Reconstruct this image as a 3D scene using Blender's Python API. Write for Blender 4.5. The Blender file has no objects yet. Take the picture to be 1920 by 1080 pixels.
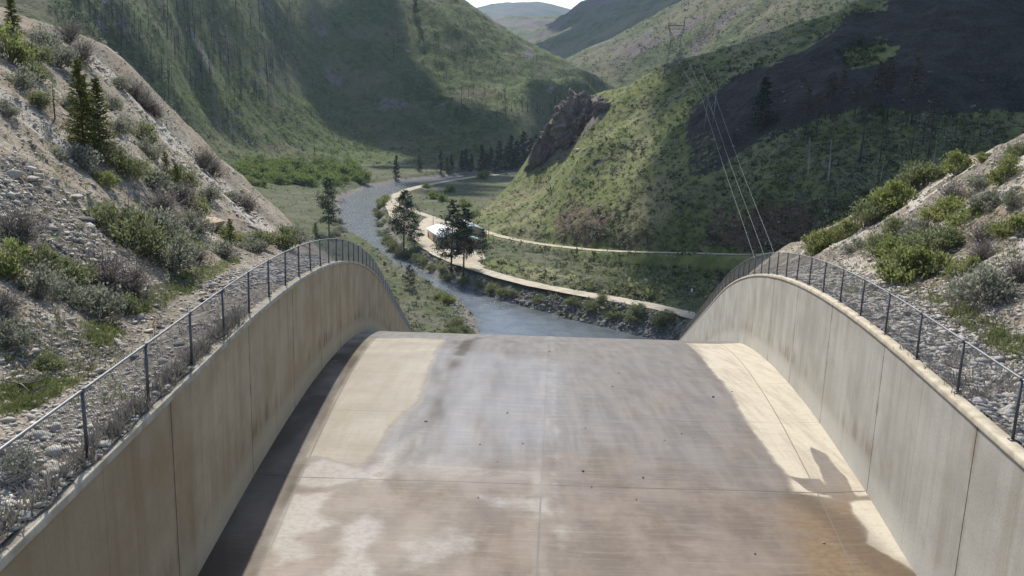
import bpy, math, random
import numpy as np
from mathutils import Vector, Matrix
from mathutils.bvhtree import BVHTree
random.seed(7); RNG = np.random.default_rng(7)
C = bpy.context.scene.collection
SC = bpy.context.scene

# ------------------------------------------------------------------ camera model
HC = 85.0; FPX = 1600.0; PIT = math.radians(12.0); ROL = 0.031
cp, sp = math.cos(PIT), math.sin(PIT)
_f = np.array([0, cp, -sp]); _r0 = np.array([1., 0, 0]); _u0 = np.array([0, sp, cp])
_r = math.cos(ROL)*_r0 + math.sin(ROL)*_u0
_u = math.cos(ROL)*_u0 - math.sin(ROL)*_r0
CAM = np.array([0, 0, HC])
def ray(px, py):
    d = _f + _r*((px-960)/FPX) - _u*((py-540)/FPX)
    return d
def P(px, py, Y):
    d = ray(px, py); return CAM + d*(Y/d[1])
def G(px, py, z=0.0):
    d = ray(px, py); return CAM + d*((z-HC)/d[2])
def proj(p):
    q = np.asarray(p) - CAM; dep = q@_f
    return 960+FPX*(q@_r)/dep, 540-FPX*(q@_u)/dep

cam = bpy.data.objects.new("camera", bpy.data.cameras.new("camera")); C.objects.link(cam)
cam.data.sensor_width = 36; cam.data.lens = 30.0; cam.data.clip_end = 60000; cam.data.clip_start = 0.2
M = Matrix.Identity(4)
for i in range(3):
    M[i][0] = _r[i]; M[i][1] = _u[i]; M[i][2] = -_f[i]; M[i][3] = CAM[i]
cam.matrix_world = M; SC.camera = cam

# ------------------------------------------------------------------ numeric helpers
def smooth(a, b, x):
    t = np.clip((np.asarray(x, float)-a)/(b-a), 0, 1); return t*t*(3-2*t)
def _h(i, j, s):
    n = (i.astype(np.int64)*374761393 + j.astype(np.int64)*668265263 + s*1274126177) & 0x7fffffff
    n = ((n ^ (n >> 13))*1274126177) & 0x7fffffff
    return ((n ^ (n >> 16)) & 0xffff)/65535.0
def vn(x, y, s=0):
    x = np.asarray(x, float); y = np.asarray(y, float)
    i = np.floor(x); j = np.floor(y); u = x-i; v = y-j
    u = u*u*u*(u*(u*6-15)+10); v = v*v*v*(v*(v*6-15)+10)
    i = i.astype(np.int64); j = j.astype(np.int64)
    return ((_h(i, j, s)*(1-u)+_h(i+1, j, s)*u)*(1-v) + (_h(i, j+1, s)*(1-u)+_h(i+1, j+1, s)*u)*v)*2-1
def fbm(x, y, o=4, s=0):
    t = 0; a = 1
    for k in range(o):
        t = t+a*vn(x*2**k+k*17.3, y*2**k-k*9.1, s+k); a *= .5
    return t
def ridged(x, y, o=3, s=0):
    t = 0; a = 1
    for k in range(o):
        t = t+a*(1-2*np.abs(vn(x*2**k+k*7.7, y*2**k+k*3.3, s+k))); a *= .5
    return t
class TPS:
    def __init__(s, pts, lam=1e-4, sc=100.):
        p = np.array(pts, float); s.sc = sc
        s.c = p[:, :2]/sc; n = len(p)
        K = s.U(s.c, s.c)+np.eye(n)*lam
        A = np.zeros((n+3, n+3)); A[:n, :n] = K; A[:n, n] = 1; A[:n, n+1:] = s.c
        A[n, :n] = 1; A[n+1:, :n] = s.c.T
        s.w = np.linalg.solve(A, np.concatenate([p[:, 2], [0, 0, 0]]))
    @staticmethod
    def U(a, b):
        r2 = ((a[:, None]-b[None])**2).sum(-1); return np.where(r2 > 1e-12, r2*np.log(r2+1e-12), 0)
    def __call__(s, x, y):
        sh = np.shape(x); q = np.stack([np.ravel(x), np.ravel(y)], 1)/s.sc
        n = len(s.c); o = np.empty(len(q))
        for k in range(0, len(q), 20000):
            b = q[k:k+20000]; o[k:k+20000] = s.U(b, s.c)@s.w[:n]+s.w[n]+b@s.w[n+1:]
        return o.reshape(sh)
def seg_dist(x, y, pl):
    """distance to polyline, and interpolated third value"""
    pl = np.asarray(pl, float); best = np.full(np.shape(x), 1e9); zv = np.zeros(np.shape(x))
    for a, b in zip(pl[:-1], pl[1:]):
        d = b[:2]-a[:2]; L = d@d+1e-12
        t = np.clip(((x-a[0])*d[0]+(y-a[1])*d[1])/L, 0, 1)
        dd = np.hypot(x-a[0]-t*d[0], y-a[1]-t*d[1])
        m = dd < best; best = np.where(m, dd, best)
        if pl.shape[1] > 2: zv = np.where(m, a[2]+t*(b[2]-a[2]), zv)
    return best, zv
def inside(x, y, poly):
    c = np.zeros(np.shape(x), bool); n = len(poly)
    for i in range(n):
        x1, y1 = poly[i][:2]; x2, y2 = poly[(i+1) % n][:2]
        if y1 == y2: continue
        c ^= ((y1 > y) != (y2 > y)) & (x < (x2-x1)*(y-y1)/(y2-y1)+x1)
    return c
def sd(x, y, poly):
    """signed distance, negative inside"""
    d, _ = seg_dist(x, y, [tuple(p[:2]) for p in poly]+[tuple(poly[0][:2])])
    return np.where(inside(x, y, poly), -d, d)
def spline(pts, n=12):
    p = np.array(pts, float); o = []
    q = np.vstack([2*p[0]-p[1], p, 2*p[-1]-p[-2]])
    for i in range(1, len(q)-2):
        for k in range(n):
            t = k/n; a, b, c, d = q[i-1:i+3]
            o.append(.5*((2*b)+(-a+c)*t+(2*a-5*b+4*c-d)*t*t+(-a+3*b-3*c+d)*t**3))
    o.append(p[-1]); return np.array(o)

# ------------------------------------------------------------------ object helpers
def link(o, parent=None):
    C.objects.link(o)
    if parent: o.parent = parent
    return o
def tag(o, label=None, cat=None, group=None, kind=None):
    if label: o["label"] = label
    if cat: o["category"] = cat
    if group: o["group"] = group
    if kind: o["kind"] = kind
    return o
def mesh_np(name, V, F, mat=None, smoothf=False, attrs=None, uv=None):
    """F: (n,3) or (n,4) int array or list of such arrays"""
    me = bpy.data.meshes.new(name); V = np.asarray(V, np.float32)
    Fs = F if isinstance(F, list) and isinstance(F[0], np.ndarray) else [F]
    Fs = [np.asarray(f, np.int32) for f in Fs if len(f)]
    loops = np.concatenate([f.ravel() for f in Fs]); tot = np.concatenate([np.full(len(f), f.shape[1], np.int32) for f in Fs])
    st = np.concatenate([[0], np.cumsum(tot)[:-1]]).astype(np.int32)
    me.vertices.add(len(V)); me.vertices.foreach_set("co", V.ravel())
    me.loops.add(len(loops)); me.loops.foreach_set("vertex_index", loops)
    me.polygons.add(len(tot)); me.polygons.foreach_set("loop_start", st); me.polygons.foreach_set("loop_total", tot)
    if smoothf: me.polygons.foreach_set("use_smooth", np.ones(len(tot), bool))
    me.update(calc_edges=True); me.validate()
    for k, a in (attrs or {}).items():
        at = me.attributes.new(k, 'FLOAT', 'POINT'); at.data.foreach_set("value", np.asarray(a, np.float32).ravel())
    if uv is not None:
        l = me.uv_layers.new(name="UVMap"); l.data.foreach_set("uv", np.asarray(uv, np.float32)[loops].ravel())
    if mat: me.materials.append(mat)
    return me
def obj(name, me, parent=None): return link(bpy.data.objects.new(name, me), parent)
def empty(name, loc=(0, 0, 0), rz=0.0):
    o = bpy.data.objects.new(name, None); o.location = loc; o.rotation_euler = (0, 0, rz); o.empty_display_size = .3
    return link(o)
def gridF(n, m, flip=False):
    i = np.arange(n-1)[:, None]*m+np.arange(m-1)[None]; i = i.ravel()
    f = np.stack([i, i+1, i+m+1, i+m], 1); return f[:, ::-1] if flip else f
class MB:
    """collects primitives into one mesh"""
    def __init__(s): s.V = []; s.Q = []; s.T = []; s.n = 0
    def add(s, V, Q=None, T=None):
        V = np.asarray(V, float)
        if Q is not None and len(Q): s.Q.append(np.asarray(Q)+s.n)
        if T is not None and len(T): s.T.append(np.asarray(T)+s.n)
        s.V.append(V); s.n += len(V); return s
    def box(s, c, d, rz=0.0):
        x = np.array([[i, j, k] for i in (-.5, .5) for j in (-.5, .5) for k in (-.5, .5)])*np.asarray(d)
        ca, sa = math.cos(rz), math.sin(rz)
        x = np.stack([x[:, 0]*ca-x[:, 1]*sa, x[:, 0]*sa+x[:, 1]*ca, x[:, 2]], 1)+np.asarray(c)
        return s.add(x, [[0, 1, 3, 2], [4, 6, 7, 5], [0, 4, 5, 1], [2, 3, 7, 6], [0, 2, 6, 4], [1, 5, 7, 3]])
    def tube(s, pts, r, k=6, caps=True):
        p = np.asarray(pts, float); n = len(p); r = np.broadcast_to(r, (n,))
        t = np.gradient(p, axis=0); t /= np.linalg.norm(t, axis=1)[:, None]+1e-9
        up = np.where(np.abs(t[:, 2:3]) > .9, np.array([[1., 0, 0]]), np.array([[0, 0, 1.]]))
        a = np.cross(t, up); a /= np.linalg.norm(a, axis=1)[:, None]+1e-9; b = np.cross(t, a)
        th = np.arange(k)*2*math.pi/k
        V = (p[:, None]+r[:, None, None]*(np.cos(th)[None, :, None]*a[:, None]+np.sin(th)[None, :, None]*b[:, None])).reshape(-1, 3)
        i = np.arange(n-1)[:, None]*k+np.arange(k)[None]; j = np.arange(n-1)[:, None]*k+(np.arange(k)+1)[None] % k
        Q = np.stack([i, j, j+k, i+k], -1).reshape(-1, 4)
        T = []
        if caps:
            V = np.vstack([V, p[:1], p[-1:]]); c0, c1 = n*k, n*k+1
            for q in range(k):
                T += [[c0, (q+1) % k, q], [c1, (n-1)*k+q, (n-1)*k+(q+1) % k]]
        return s.add(V, Q, T)
    def bar(s, a, b, r, k=5): return s.tube([a, b], r, k)
    def mesh(s, name, mat=None, smoothf=False, attrs=None):
        F = []
        if s.Q: F.append(np.concatenate(s.Q))
        if s.T: F.append(np.concatenate(s.T))
        return mesh_np(name, np.concatenate(s.V), F, mat, smoothf, attrs)
    def build(s, name, mat=None, parent=None, smoothf=False): return obj(name, s.mesh(name, mat, smoothf), parent)

# ------------------------------------------------------------------ materials
class NT:
    def __init__(s, name, rough=.9, spec=.2):
        s.m = bpy.data.materials.new(name); s.m.use_nodes = True; s.t = s.m.node_tree; s.t.nodes.clear()
        s.out = s.n('ShaderNodeOutputMaterial'); s.b = s.n('ShaderNodeBsdfPrincipled')
        s.b.inputs['Roughness'].default_value = rough; s.b.inputs['Specular IOR Level'].default_value = spec
        s.l(s.b.outputs[0], s.out.inputs[0]); s._co = None
    def n(s, ty): return s.t.nodes.new(ty)
    def l(s, a, b): s.t.links.new(a, b)
    def put(s, sock, v):
        if isinstance(v, bpy.types.NodeSocket): s.l(v, sock)
        elif v is not None:
            if sock.type == 'RGBA' and not isinstance(v, (int, float)) and len(v) == 3: v = (*v, 1)
            sock.default_value = v
    def co(s, kind='Object', scale=None):
        if s._co is None: s._co = s.n('ShaderNodeTexCoord')
        o = s._co.outputs[kind]
        if scale:
            mp = s.n('ShaderNodeMapping'); s.l(o, mp.inputs[0]); mp.inputs['Scale'].default_value = scale; o = mp.outputs[0]
        return o
    def noise(s, scale, detail=4, vec=None, rough=.55, dist=0):
        q = s.n('ShaderNodeTexNoise'); s.l(vec or s.co(), q.inputs['Vector'])
        q.inputs['Scale'].default_value = scale; q.inputs['Detail'].default_value = detail
        q.inputs['Roughness'].default_value = rough; q.inputs['Distortion'].default_value = dist; return q.outputs[0]
    def vor(s, scale, vec=None, feat='F1', out='Distance', rnd=1):
        q = s.n('ShaderNodeTexVoronoi'); q.feature = feat; s.l(vec or s.co(), q.inputs['Vector'])
        q.inputs['Scale'].default_value = scale; q.inputs['Randomness'].default_value = rnd; return q.outputs[out]
    def rng(s, v, a, b, c=0., d=1.):
        q = s.n('ShaderNodeMapRange'); q.interpolation_type = 'SMOOTHSTEP'; s.put(q.inputs[0], v)
        for i, x in enumerate((a, b, c, d)): q.inputs[i+1].default_value = x
        return q.outputs[0]
    def math(s, op, a, b=None, c=None):
        q = s.n('ShaderNodeMath'); q.operation = op; s.put(q.inputs[0], a); s.put(q.inputs[1], b)
        if c is not None: s.put(q.inputs[2], c)
        return q.outputs[0]
    def mix(s, f, a, b, bt='MIX'):
        q = s.n('ShaderNodeMix'); q.data_type = 'RGBA'; q.blend_type = bt
        s.put(q.inputs[0], f); s.put(q.inputs[6], a); s.put(q.inputs[7], b); return q.outputs[2]
    def ramp(s, f, *st):
        q = s.n('ShaderNodeValToRGB'); s.put(q.inputs[0], f); e = q.color_ramp.elements
        while len(e) < len(st): e.new(0)
        for i, (p, c) in enumerate(st): e[i].position = p; e[i].color = (*c, 1)
        return q.outputs[0]
    def attr(s, name):
        q = s.n('ShaderNodeAttribute'); q.attribute_name = name; return q.outputs['Fac']
    def rand(s): return s.n('ShaderNodeObjectInfo').outputs['Random']
    def color(s, v): s.put(s.b.inputs['Base Color'], v); return s
    def rough(s, v): s.put(s.b.inputs['Roughness'], v); return s
    def bump(s, h, strength=.5, dist=.1):
        q = s.n('ShaderNodeBump'); q.inputs['Strength'].default_value = strength; q.inputs['Distance'].default_value = dist
        s.put(q.inputs['Height'], h); s.l(q.outputs[0], s.b.inputs['Normal']); return s

def simple(name, col, rough=.8, spec=.2, var=.2, scale=3., metal=0.):
    t = NT(name, rough, spec); n = t.noise(scale, 5)
    d = tuple(c*(1-var) for c in col); e = tuple(min(1, c*(1+var)) for c in col)
    t.color(t.ramp(n, (.3, d), (.7, e))); t.b.inputs['Metallic'].default_value = metal
    return t.m
def foliage(name, ca, cb, trans=.35):
    """leaf surface: colour by leaf (tint attribute) and by plant (object random), part of the light passes through"""
    t = NT(name, .7, .15)
    f = t.math('ADD', t.math('MULTIPLY', t.attr('tint'), .8), t.math('MULTIPLY', t.rand(), .2))
    col = t.mix(f, ca, cb); t.color(col)
    tr = t.n('ShaderNodeBsdfTranslucent'); t.l(col, tr.inputs[0])
    mx = t.n('ShaderNodeMixShader'); mx.inputs[0].default_value = trans
    t.l(t.b.outputs[0], mx.inputs[1]); t.l(tr.outputs[0], mx.inputs[2]); t.l(mx.outputs[0], t.out.inputs[0])
    return t.m

MAT = {}
def ground_mat(name, grass_a, grass_b, dry, rock, s=1.0, bump=.5, spot=.5, shrub=(.045, .055, .028)):
    """hillside: grass and dry grass patches, shrub dots, with bare rock / red earth / dark scree / painted deeper shade where the attributes say"""
    t = NT(name, .95, .1)
    n1 = t.noise(.02*s, 6); n2 = t.noise(.15*s, 6); n3 = t.noise(1.2*s, 5)
    c = t.mix(t.rng(n2, .38, .62), grass_a, grass_b)
    c = t.mix(t.rng(n1, .46, .66), c, dry)
    v = t.vor(.33*s); vm = t.math('MULTIPLY', t.rng(v, .34, .2), t.rng(t.noise(.05*s, 3), .4, .6))
    c = t.mix(t.math('MULTIPLY', vm, spot), c, shrub)
    c = t.mix(t.math('MULTIPLY', t.rng(n3, .35, .7), .45), c, t.mix(.6, c, (.02, .022, .012)))
    rk = t.mix(t.rng(n3, .3, .7), tuple(x*.55 for x in rock), rock)
    e = t.noise(.25*s, 6)
    ra = t.rng(t.math('ADD', t.attr('rock'), t.math('MULTIPLY', t.math('SUBTRACT', e, .5), 1.3)), .4, .6)
    c = t.mix(ra, c, rk)
    red = t.mix(t.rng(n3, .3, .7), (.055, .040, .028), (.115, .080, .058))
    c = t.mix(t.rng(t.math('ADD', t.attr('red'), t.math('MULTIPLY', t.math('SUBTRACT', e, .5), 1.6)), .4, .62), c, red)
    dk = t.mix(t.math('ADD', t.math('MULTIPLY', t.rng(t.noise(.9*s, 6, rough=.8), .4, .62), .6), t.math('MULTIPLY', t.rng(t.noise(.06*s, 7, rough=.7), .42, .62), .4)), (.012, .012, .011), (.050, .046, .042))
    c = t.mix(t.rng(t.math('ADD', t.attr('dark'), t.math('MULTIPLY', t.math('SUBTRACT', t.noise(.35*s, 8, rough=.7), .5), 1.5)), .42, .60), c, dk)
    t.color(c)
    t.bump(t.math('ADD', t.noise(.4*s, 8, rough=.7), t.math('MULTIPLY', vm, .6)), bump, 1.6/s)
    return t.m
MAT['rhill'] = ground_mat('grassy_hillside', (.088, .108, .036), (.140, .155, .056), (.175, .162, .090), (.17, .145, .125))
MAT['lwall'] = ground_mat('canyon_wall_ground', (.062, .082, .030), (.096, .120, .044), (.130, .130, .070), (.19, .17, .155), s=.6, bump=.9)
MAT['valley'] = ground_mat('valley_meadow', (.058, .072, .032), (.085, .096, .048), (.115, .108, .075), (.20, .18, .155), s=1.5)
MAT['mountain'] = ground_mat('mountain_forest', (.030, .045, .030), (.050, .066, .042), (.075, .080, .058), (.10, .09, .08), s=.05, spot=.2)
MAT['farhill'] = ground_mat('far_hill_ground', (.058, .074, .030), (.098, .110, .048), (.135, .122, .076), (.15, .125, .11), s=.3, bump=.9, spot=.7)

def near_ground(name):
    t = NT(name, .95, .1)
    n1 = t.noise(.22, 6); n2 = t.noise(1.6, 6, rough=.65); n3 = t.noise(9, 5, rough=.7)
    soil = t.mix(t.rng(n2, .35, .65), (.19, .163, .122), (.325, .288, .225))
    soil = t.mix(t.rng(n1, .45, .62), soil, (.225, .18, .128))
    vcol = t.vor(5.5, out='Color'); vd = t.vor(5.5)
    peb = t.mix(t.rng(vd, .05, .5), t.mix(vcol, (.25, .23, .195), (.48, .445, .385)), (.14, .12, .095))
    c = t.mix(t.rng(t.math('ADD', t.attr('scree'), t.math('MULTIPLY', t.math('SUBTRACT', n2, .5), 1.4)), .35, .65), soil, peb)
    pale = t.mix(t.rng(n3, .3, .7), (.27, .24, .20), (.46, .42, .36))
    c = t.mix(t.rng(t.math('ADD', t.attr('pale'), t.math('MULTIPLY', t.math('SUBTRACT', n2, .5), .9)), .4, .65), c, pale)
    gr = t.mix(t.rng(n3, .35, .65), (.085, .095, .040), (.15, .155, .075))
    c = t.mix(t.rng(t.math('ADD', t.attr('grass'), t.math('MULTIPLY', t.math('SUBTRACT', n2, .5), 1.5)), .42, .62), c, gr)
    t.color(c); t.bump(t.math('ADD', n3, t.math('MULTIPLY', vd, .8)), .8, .12); return t.m
MAT['near'] = near_ground('scree_and_soil')

def concrete_wall(name, warm):
    t = NT(name, .85, .25); uv = t.co('UV')
    sep = t.n('ShaderNodeSeparateXYZ'); t.l(uv, sep.inputs[0]); u, v = sep.outputs[0], sep.outputs[1]
    st = t.noise(1.0, 5, t.co('UV', (1.3, .06, 1)), .6)                    # run-off streaks down the face
    st2 = t.noise(1.0, 4, t.co('UV', (7.0, .16, 1)), .65)
    bl = t.noise(.45, 5, uv, .6); fine = t.noise(14, 5, uv, .7)
    if warm: a, b, d = (.315, .24, .14), (.43, .355, .235), (.19, .13, .066)  # left wall tones warmed to paint in light bounced off the floor
    else: a, b, d = (.315, .295, .25), (.43, .41, .36), (.235, .195, .135)
    c = t.mix(t.rng(bl, .3, .7), a, b)
    c = t.mix(t.math('MULTIPLY', t.rng(st, .5, .75), .5), c, d)
    c = t.mix(t.math('MULTIPLY', t.rng(st2, .52, .75), .25), c, tuple(x*.75 for x in d))
    c = t.mix(t.math('MULTIPLY', t.rng(st2, .45, .3), .3), c, tuple(x*1.15 for x in b))
    w = t.math('ADD', v, t.math('MULTIPLY', t.math('SUBTRACT', bl, .5), 1.1))
    c = t.mix(t.math('MULTIPLY', t.rng(w, 1.05, .55), .6), c, tuple(x*1.12 for x in b))   # cleaner wash line at the foot
    c = t.mix(t.math('MULTIPLY', t.math('MULTIPLY', t.math('MULTIPLY', t.rng(w, .95, 1.2), t.rng(w, 1.9, 1.2)), t.rng(st, .38, .6)), t.rng(t.noise(.22, 3, uv), .45, .65)), c, tuple(x*.85 for x in d))
    c = t.mix(t.math('MULTIPLY', t.rng(fine, .4, .75), .3), c, tuple(x*.6 for x in a))
    if warm: c = t.mix(t.math('MULTIPLY', t.rng(t.math('ADD', u, t.math('MULTIPLY', bl, 8)), 25, 15), .5), c, (.20, .145, .08))
    else: c = t.mix(t.math('MULTIPLY', t.rng(t.noise(.16, 5, uv), .48, .66), .35), c, (.24, .215, .17))
    J = t.math('ABSOLUTE', t.math('SUBTRACT', t.math('FRACT', t.math('MULTIPLY', t.math('SUBTRACT', u, 16.3-3.45), 1/6.9)), .5))
    K = t.math('ABSOLUTE', t.math('SUBTRACT', t.math('FRACT', t.math('MULTIPLY', t.math('SUBTRACT', u, 16.3), 1/6.9)), .5))
    wob = t.math('MULTIPLY', t.math('SUBTRACT', t.noise(3, 4, uv), .5), .0022)
    stj = t.math('MULTIPLY', t.rng(J, .035, .002), t.rng(t.noise(1.3, 4, t.co('UV', (.15, .8, 1))), .45, .65))
    c = t.mix(t.math('MULTIPLY', stj, .55), c, (.20, .145, .09))
    c = t.mix(t.rng(t.math('ADD', J, wob), .0036, .0022), c, (.045, .04, .034))
    c = t.mix(t.math('MULTIPLY', t.rng(t.math('ADD', K, wob), .003, .0015), .4), c, (.13, .115, .095))
    t.color(c); t.bump(t.math('ADD', fine, t.math('MULTIPLY', t.rng(J, .0036, .002), -3)), .25, .02); return t.m
MAT['wallL'] = concrete_wall('stained_concrete_left', True)
MAT['wallR'] = concrete_wall('stained_concrete_right', False)
def coping_mat():
    t = NT('coping_concrete', .85, .2); n = t.noise(2.2, 6); f = t.noise(20, 5, rough=.7)
    c = t.mix(t.rng(n, .35, .65), (.29, .25, .18), (.41, .365, .28)); c = t.mix(t.math('MULTIPLY', t.rng(f, .5, .75), .5), c, (.20, .17, .12))
    t.color(c); t.bump(f, .3, .02); return t.m
MAT['coping'] = coping_mat()

def floor_mat():
    t = NT('spillway_floor_concrete', .8, .35); uv = t.co('UV')
    sep = t.n('ShaderNodeSeparateXYZ'); t.l(uv, sep.inputs[0]); x, y = sep.outputs[0], sep.outputs[1]
    n1 = t.noise(.35, 6, uv); fl = t.noise(1, 5, t.co('UV', (2.2, .22, 1)), .6); fl2 = t.noise(1, 5, t.co('UV', (.4, 3.2, 1)), .65)
    fine = t.noise(16, 6, uv, .75); pat = t.noise(.55, 9, t.co('UV', (1, 1.1, 1)), .66, .25)
    dry = t.mix(t.rng(n1, .3, .7), (.238, .214, .175), (.30, .274, .228))
    dry = t.mix(t.math('MULTIPLY', t.rng(t.attr('mid'), 2, 5), .8), dry, (.42, .378, .298))
    dry = t.mix(t.math('MULTIPLY', t.rng(t.noise(1, 6, t.co('UV', (5, .35, 1)), .7), .5, .75), .35), dry, (.22, .19, .14))
    dry = t.mix(t.math('MULTIPLY', t.rng(fl, .42, .7), .6), dry, (.24, .205, .155))
    dry = t.mix(t.math('MULTIPLY', t.rng(fl2, .5, .72), .25), dry, (.25, .22, .17))
    damp = t.mix(t.rng(fl, .36, .62), (.096, .084, .071), (.146, .130, .112))
    damp = t.mix(t.math('MULTIPLY', t.attr('blue'), .45), damp, (.085, .085, .095))  # bluish sky reflection partly painted into the damp colour
    damp = t.mix(t.math('MULTIPLY', t.rng(fl2, .5, .7), .45), damp, (.205, .184, .158))
    damp = t.mix(t.math('MULTIPLY', t.rng(t.noise(1, 7, t.co('UV', (6, .25, 1)), .72), .5, .7), .45), damp, (.090, .076, .064))
    brown = t.mix(t.rng(t.noise(.8, 8, t.co('UV', (.8, .5, 1)), .65), .35, .65), (.088, .061, .039), (.160, .122, .088))
    brown = t.mix(t.math('MULTIPLY', t.rng(t.noise(1, 8, t.co('UV', (.7, 4.5, 1)), .7), .5, .7), .4), brown, (.19, .165, .135))
    damp = t.mix(t.attr('brown'), damp, brown)
    wet = t.attr('wet'); wm = t.rng(t.math('ADD', wet, t.math('MULTIPLY', t.math('SUBTRACT', t.noise(1.6, 8, uv, .68), .5), .6)), .28, .66)
    c = t.mix(wm, dry, damp)
    grit = t.noise(5, 9, uv, .75); hl = t.noise(1, 8, t.co('UV', (.5, 9, 1)), .75)
    fm = t.rng(t.math('ADD', t.attr('film_sheen'), t.math('MULTIPLY', t.math('SUBTRACT', t.noise(.9, 9, t.co('UV', (1, 1.3, 1)), .7), .5), 1.5)), .32, .92)
    c = t.mix(t.math('MULTIPLY', fm, .75), c, t.mix(t.rng(grit, .35, .65), (.20, .178, .15), (.31, .285, .25)))  # pale sheen of the thin water film, painted as colour
    pu = t.rng(t.math('ADD', t.attr('puddle'), t.math('MULTIPLY', t.math('SUBTRACT', t.noise(1.2, 8, uv, .65), .5), 1.2)), .3, .75)
    pu = t.math('MULTIPLY', pu, wm)
    c = t.mix(t.math('MULTIPLY', pu, .9), c, t.mix(t.rng(grit, .35, .65), (.105, .066, .030), (.165, .108, .055)))
    c = t.mix(t.math('MULTIPLY', t.rng(hl, .50, .68), .35), c, t.mix(.5, c, (.36, .33, .28)))
    c = t.mix(t.math('MULTIPLY', t.rng(hl, .48, .32), .35), c, t.mix(.5, c, (.05, .042, .035)))
    c = t.mix(t.math('MULTIPLY', t.rng(grit, .5, .7), .35), c, t.mix(.6, c, (.06, .05, .042)))
    rim = t.math('MULTIPLY', t.rng(wm, .02, .35), t.rng(wm, .98, .6))
    c = t.mix(t.math('MULTIPLY', rim, .22), c, (.17, .135, .095))
    c = t.mix(t.math('MULTIPLY', t.attr('dark'), .9), c, (.060, .047, .034))  # wet streaks, plus the left wall's shadow deepened in the colour
    c = t.mix(t.math('MULTIPLY', t.rng(fine, .45, .75), .28), c, (.13, .115, .10))
    sp_ = t.vor(9, uv); c = t.mix(t.math('MULTIPLY', t.rng(sp_, .055, .03), t.rng(t.noise(.9, 3, uv), .55, .6)), c, (.7, .68, .63))
    def ln(val, pos, w):
        return t.rng(t.math('ABSOLUTE', t.math('SUBTRACT', val, pos)), w, w*.5)
    J = t.math('ABSOLUTE', t.math('SUBTRACT', t.math('FRACT', t.math('MULTIPLY', t.math('SUBTRACT', y, 23.35-3.45), 1/6.9)), .5))
    wob = t.math('MULTIPLY', t.math('SUBTRACT', t.noise(1.5, 4, uv), .5), .004)
    j = t.rng(t.math('ADD', J, wob), .0045, .0025)
    j = t.math('MULTIPLY', j, t.rng(y, 27, 25, .35, 1.0))
    c = t.mix(j, c, (.055, .048, .04))
    c = t.mix(ln(t.attr('mid'), 0, .035), c, (.10, .09, .078))
    c = t.mix(t.math('MULTIPLY', t.math('MULTIPLY', t.rng(t.math('ABSOLUTE', t.attr('mid')), .5, .1), t.rng(t.noise(.8, 4, t.co('UV', (1, .3, 1))), .45, .65)), .22), c, (.40, .36, .29))
    c = t.mix(t.math('MULTIPLY', ln(t.attr('edge'), 1.4, .03), .7), c, (.12, .10, .08))
    t.color(c)
    shine = t.math('MULTIPLY', wm, t.rng(t.noise(.5, 5, t.co('UV', (1, .6, 1)), .6, .8), .3, .65, .55, 1.0))
    t.rough(t.rng(shine, 0, 1, .85, .45))
    t.put(t.b.inputs['Specular IOR Level'], t.math('MULTIPLY', t.rng(shine, 0, 1, .15, .34), t.math('MULTIPLY', t.math('ADD', .7, t.math('MULTIPLY', t.attr('blue'), 1.0)), t.math('SUBTRACT', 1, t.math('MULTIPLY', t.attr('dark'), .75)))))
    t.bump(t.math('ADD', fine, t.math('MULTIPLY', j, -2)), .22, .02); return t.m
MAT['floor'] = floor_mat()
def road_mat():
    t = NT('gravel_road', .95, .1); n = t.noise(.3, 6); f = t.noise(4, 5, rough=.7)
    c = t.mix(t.rng(n, .35, .65), (.30, .262, .20), (.40, .358, .285)); c = t.mix(t.math('MULTIPLY', t.rng(f, .4, .7), .35), c, (.27, .235, .185))
    c = t.mix(t.math('MULTIPLY', t.rng(t.noise(.09, 6), .48, .62), .5), c, (.24, .205, .155))
    t.color(c); t.bump(f, .3, .1); return t.m
MAT['road'] = road_mat()
def water_mat():
    t = NT('river_water', .08, .5); t.b.inputs['IOR'].default_value = 1.33
    v = t.co('Object', (.8, .28, 1)); n = t.noise(1.9, 8, v, .66, .6); n2 = t.noise(2.6, 4, v, .6)
    n0 = t.noise(.12, 4)
    r = t.attr('rapid')
    c = t.mix(t.rng(n0, .35, .65), (.050, .060, .066), (.080, .092, .098))
    fo = t.math('MULTIPLY', t.math('MULTIPLY', t.rng(t.math('ADD', n, t.math('MULTIPLY', r, .08)), .60, .86), t.rng(r, .12, .6)), .75)
    c = t.mix(fo, c, (.72, .75, .78)); t.color(c)
    t.rough(t.mix(fo, (.26,)*3, (.6,)*3))
    b = t.n('ShaderNodeBump'); b.inputs['Distance'].default_value = .6
    t.put(b.inputs['Strength'], t.rng(r, 0, 1, .18, .30)); t.put(b.inputs['Height'], t.math('ADD', n, t.math('MULTIPLY', n2, .45)))
    t.l(b.outputs[0], t.b.inputs['Normal']); return t.m
MAT['water'] = water_mat()
def rock_mat(name, a, b):
    t = NT(name, .9, .15); n = t.noise(1.3, 6, rough=.65); f = t.noise(8, 5, rough=.7)
    c = t.mix(t.math('ADD', t.math('MULTIPLY', n, .5), t.math('MULTIPLY', t.attr('tint'), .5)), a, b)
    c = t.mix(t.math('MULTIPLY', t.rng(f, .5, .75), .4), c, tuple(x*.5 for x in a)); t.color(c); t.bump(f, .4, .08); return t.m
MAT['stone'] = rock_mat('pale_stone', (.20, .18, .15), (.56, .52, .445))
MAT['riprap'] = rock_mat('grey_riprap', (.19, .175, .155), (.50, .465, .41))
MAT['darkrock'] = rock_mat('dark_stone', (.06, .058, .06), (.15, .145, .145))
MAT['tanrock'] = rock_mat('tan_stone', (.24, .17, .11), (.48, .38, .27))
MAT['shorerock'] = rock_mat('shore_stone', (.05, .048, .05), (.26, .25, .24))
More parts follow.
